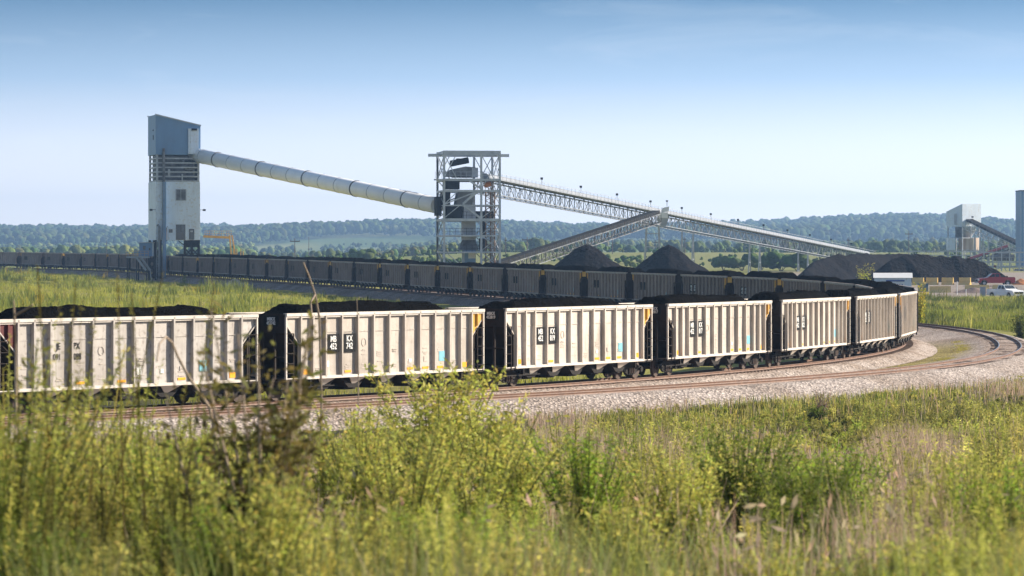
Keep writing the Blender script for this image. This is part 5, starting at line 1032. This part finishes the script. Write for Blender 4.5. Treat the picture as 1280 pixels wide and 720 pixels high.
for px, d, h, w, lab in ((447,1000,4.4,8,'dark round bush above the far train left of the transfer tower'),(425,1010,3.2,7,'smaller bush just left of the dark round one'),(566,900,2.6,9,'bush seen through the foot of the transfer tower'),
    (905,820,3.4,9,'bush under the main conveyor, leftmost of the dark row'),(928,810,3.8,11,'bush under the main conveyor, second of the dark row'),(952,830,4.2,12,'broad bush under the main conveyor, middle of the dark row'),(976,800,4.0,11,'bush left of the last conveyor legs, fourth of the dark row'),(997,790,4.6,10,'tallest bush beside the coal ridge, rightmost of the dark row'),(785,950,2.4,9,'low bush seen between the two black cones')):
    bush(px, d, h, w, lab)
# ------------------------------------------------------------ haze, sky, sun, camera
hz_ = MB().box(-3500,3500,-80,8000,-8,150).build('haze', 'white'); hm = bpy.data.materials.new('haze_air'); hm.use_nodes = True; nt = hm.node_tree
nt.nodes.remove(nt.nodes['Principled BSDF']); v = nd(nt, 'ShaderNodeVolumePrincipled'); v.inputs['Color'].default_value = (.38,.62,1,1); v.inputs['Density'].default_value = HAZE; v.inputs['Anisotropy'].default_value = .3
nt.links.new(v.outputs[0], nt.nodes['Material Output'].inputs['Volume']); hz_.data.materials[0] = hm; tag(hz_, 'thin pale haze over the valley', 'haze', kind='stuff')
AZ = math.radians(17); EL = math.radians(25); sd = Vector((math.cos(EL)*math.cos(AZ), math.cos(EL)*math.sin(AZ), math.sin(EL)))
sl = bpy.data.lights.new('sun', 'SUN'); sl.energy = SUN; sl.angle = math.radians(.5); sl.color = (1, .89, .74); so = bpy.data.objects.new('sun', sl); COL.objects.link(so); so.rotation_euler = (-sd).to_track_quat('-Z', 'Y').to_euler()
w = bpy.data.worlds.new('World'); S.world = w; w.use_nodes = True; nt = w.node_tree; L = nt.links.new; bg = nt.nodes['Background']
sk = nd(nt, 'ShaderNodeTexSky'); sk.sky_type = 'NISHITA'; sk.sun_disc = False; sk.sun_elevation = EL; sk.sun_rotation = PI/2-AZ; sk.dust_density = 1.0; sk.ozone_density = 1.2
tc = nd(nt, 'ShaderNodeTexCoord'); sp = nd(nt, 'ShaderNodeSeparateXYZ'); L(tc.outputs['Generated'], sp.inputs[0])
# real sky: pale milky band hugging the horizon, deepening to clear blue a few degrees up
cr_ = nd(nt, 'ShaderNodeValToRGB'); mr = nd(nt, 'ShaderNodeMapRange'); mr.inputs[1].default_value = 0; mr.inputs[2].default_value = .16; L(sp.outputs[2], mr.inputs[0]); L(mr.outputs[0], cr_.inputs[0])
e = cr_.color_ramp.elements; K = SKYK
stops = [(0,(1.06,.97,.90)),(.10,(.96,.91,.88)),(.22,(.66,.70,.77)),(.34,(.31,.43,.58)),(.50,(.072,.17,.295)),(.75,(.055,.15,.28)),(1,(.05,.13,.25))]
e[0].position = 0; e[0].color = (*stops[0][1], 1); e[1].position = 1; e[1].color = (*stops[-1][1], 1)
for p, c in stops[1:-1]: q = e.new(p); q.color = (*c, 1)
sc1 = nd(nt, 'ShaderNodeVectorMath', operation='SCALE'); L(cr_.outputs[0], sc1.inputs[0]); sc1.inputs[3].default_value = K
# brighter toward the sun's side
dp = nd(nt, 'ShaderNodeMapRange'); dp.inputs[1].default_value = -.16; dp.inputs[2].default_value = .16; dp.inputs[3].default_value = .90; dp.inputs[4].default_value = 1.08; L(sp.outputs[0], dp.inputs[0])
sc2 = nd(nt, 'ShaderNodeVectorMath', operation='SCALE'); L(sc1.outputs[0], sc2.inputs[0]); L(dp.outputs[0], sc2.inputs[3])
cm = nd(nt, 'ShaderNodeMapping'); cm.inputs['Scale'].default_value = (9, 9, 60); L(tc.outputs['Generated'], cm.inputs[0]); cn = nd(nt, 'ShaderNodeTexNoise'); cn.inputs['Scale'].default_value = 1; cn.inputs['Detail'].default_value = 8; cn.inputs['Roughness'].default_value = .6; cn.inputs['Distortion'].default_value = .6; L(cm.outputs[0], cn.inputs['Vector'])
cr2 = nd(nt, 'ShaderNodeMapRange'); cr2.inputs[1].default_value = .54; cr2.inputs[2].default_value = .85; cr2.inputs[3].default_value = 0; cr2.inputs[4].default_value = .22; L(cn.outputs['Fac'], cr2.inputs[0])
cx_ = nd(nt, 'ShaderNodeMix', data_type='RGBA'); L(cr2.outputs[0], cx_.inputs[0]); L(sc2.outputs[0], cx_.inputs[6]); cx_.inputs[7].default_value = (9.2, 9.2, 9.4, 1)
fz = nd(nt, 'ShaderNodeMapRange'); fz.inputs[1].default_value = .09; fz.inputs[2].default_value = .17; L(sp.outputs[2], fz.inputs[0])
mx = nd(nt, 'ShaderNodeMix', data_type='RGBA'); L(fz.outputs[0], mx.inputs[0]); L(cx_.outputs[2], mx.inputs[6]); L(sk.outputs[0], mx.inputs[7]); L(mx.outputs[2], bg.inputs[0]); bg.inputs[1].default_value = .07
cam = bpy.data.cameras.new('camera'); co = bpy.data.objects.new('camera', cam); COL.objects.link(co); S.camera = co; co.location = (0,0,CH); cam.sensor_width = 36; cam.lens = 36*F/1280; cam.clip_start = 1; cam.clip_end = 30000
co.rotation_euler = (PI/2, 0, 0); cam.shift_y = -40/1280
cam.dof.use_dof = True; cam.dof.focus_distance = 230; cam.dof.aperture_fstop = 4.8
S.view_settings.view_transform = 'Standard'; S.view_settings.look = 'None'; S.view_settings.exposure = EXPO; S.view_settings.gamma = 1
S.cycles.use_denoising = True; S.cycles.volume_bounces = 0; S.cycles.max_bounces = 6; S.cycles.diffuse_bounces = 3; S.cycles.transparent_max_bounces = 4; S.cycles.caustics_reflective = False; S.cycles.caustics_refractive = False; S.cycles.sample_clamp_indirect = 6
print('objects', len(bpy.data.objects))
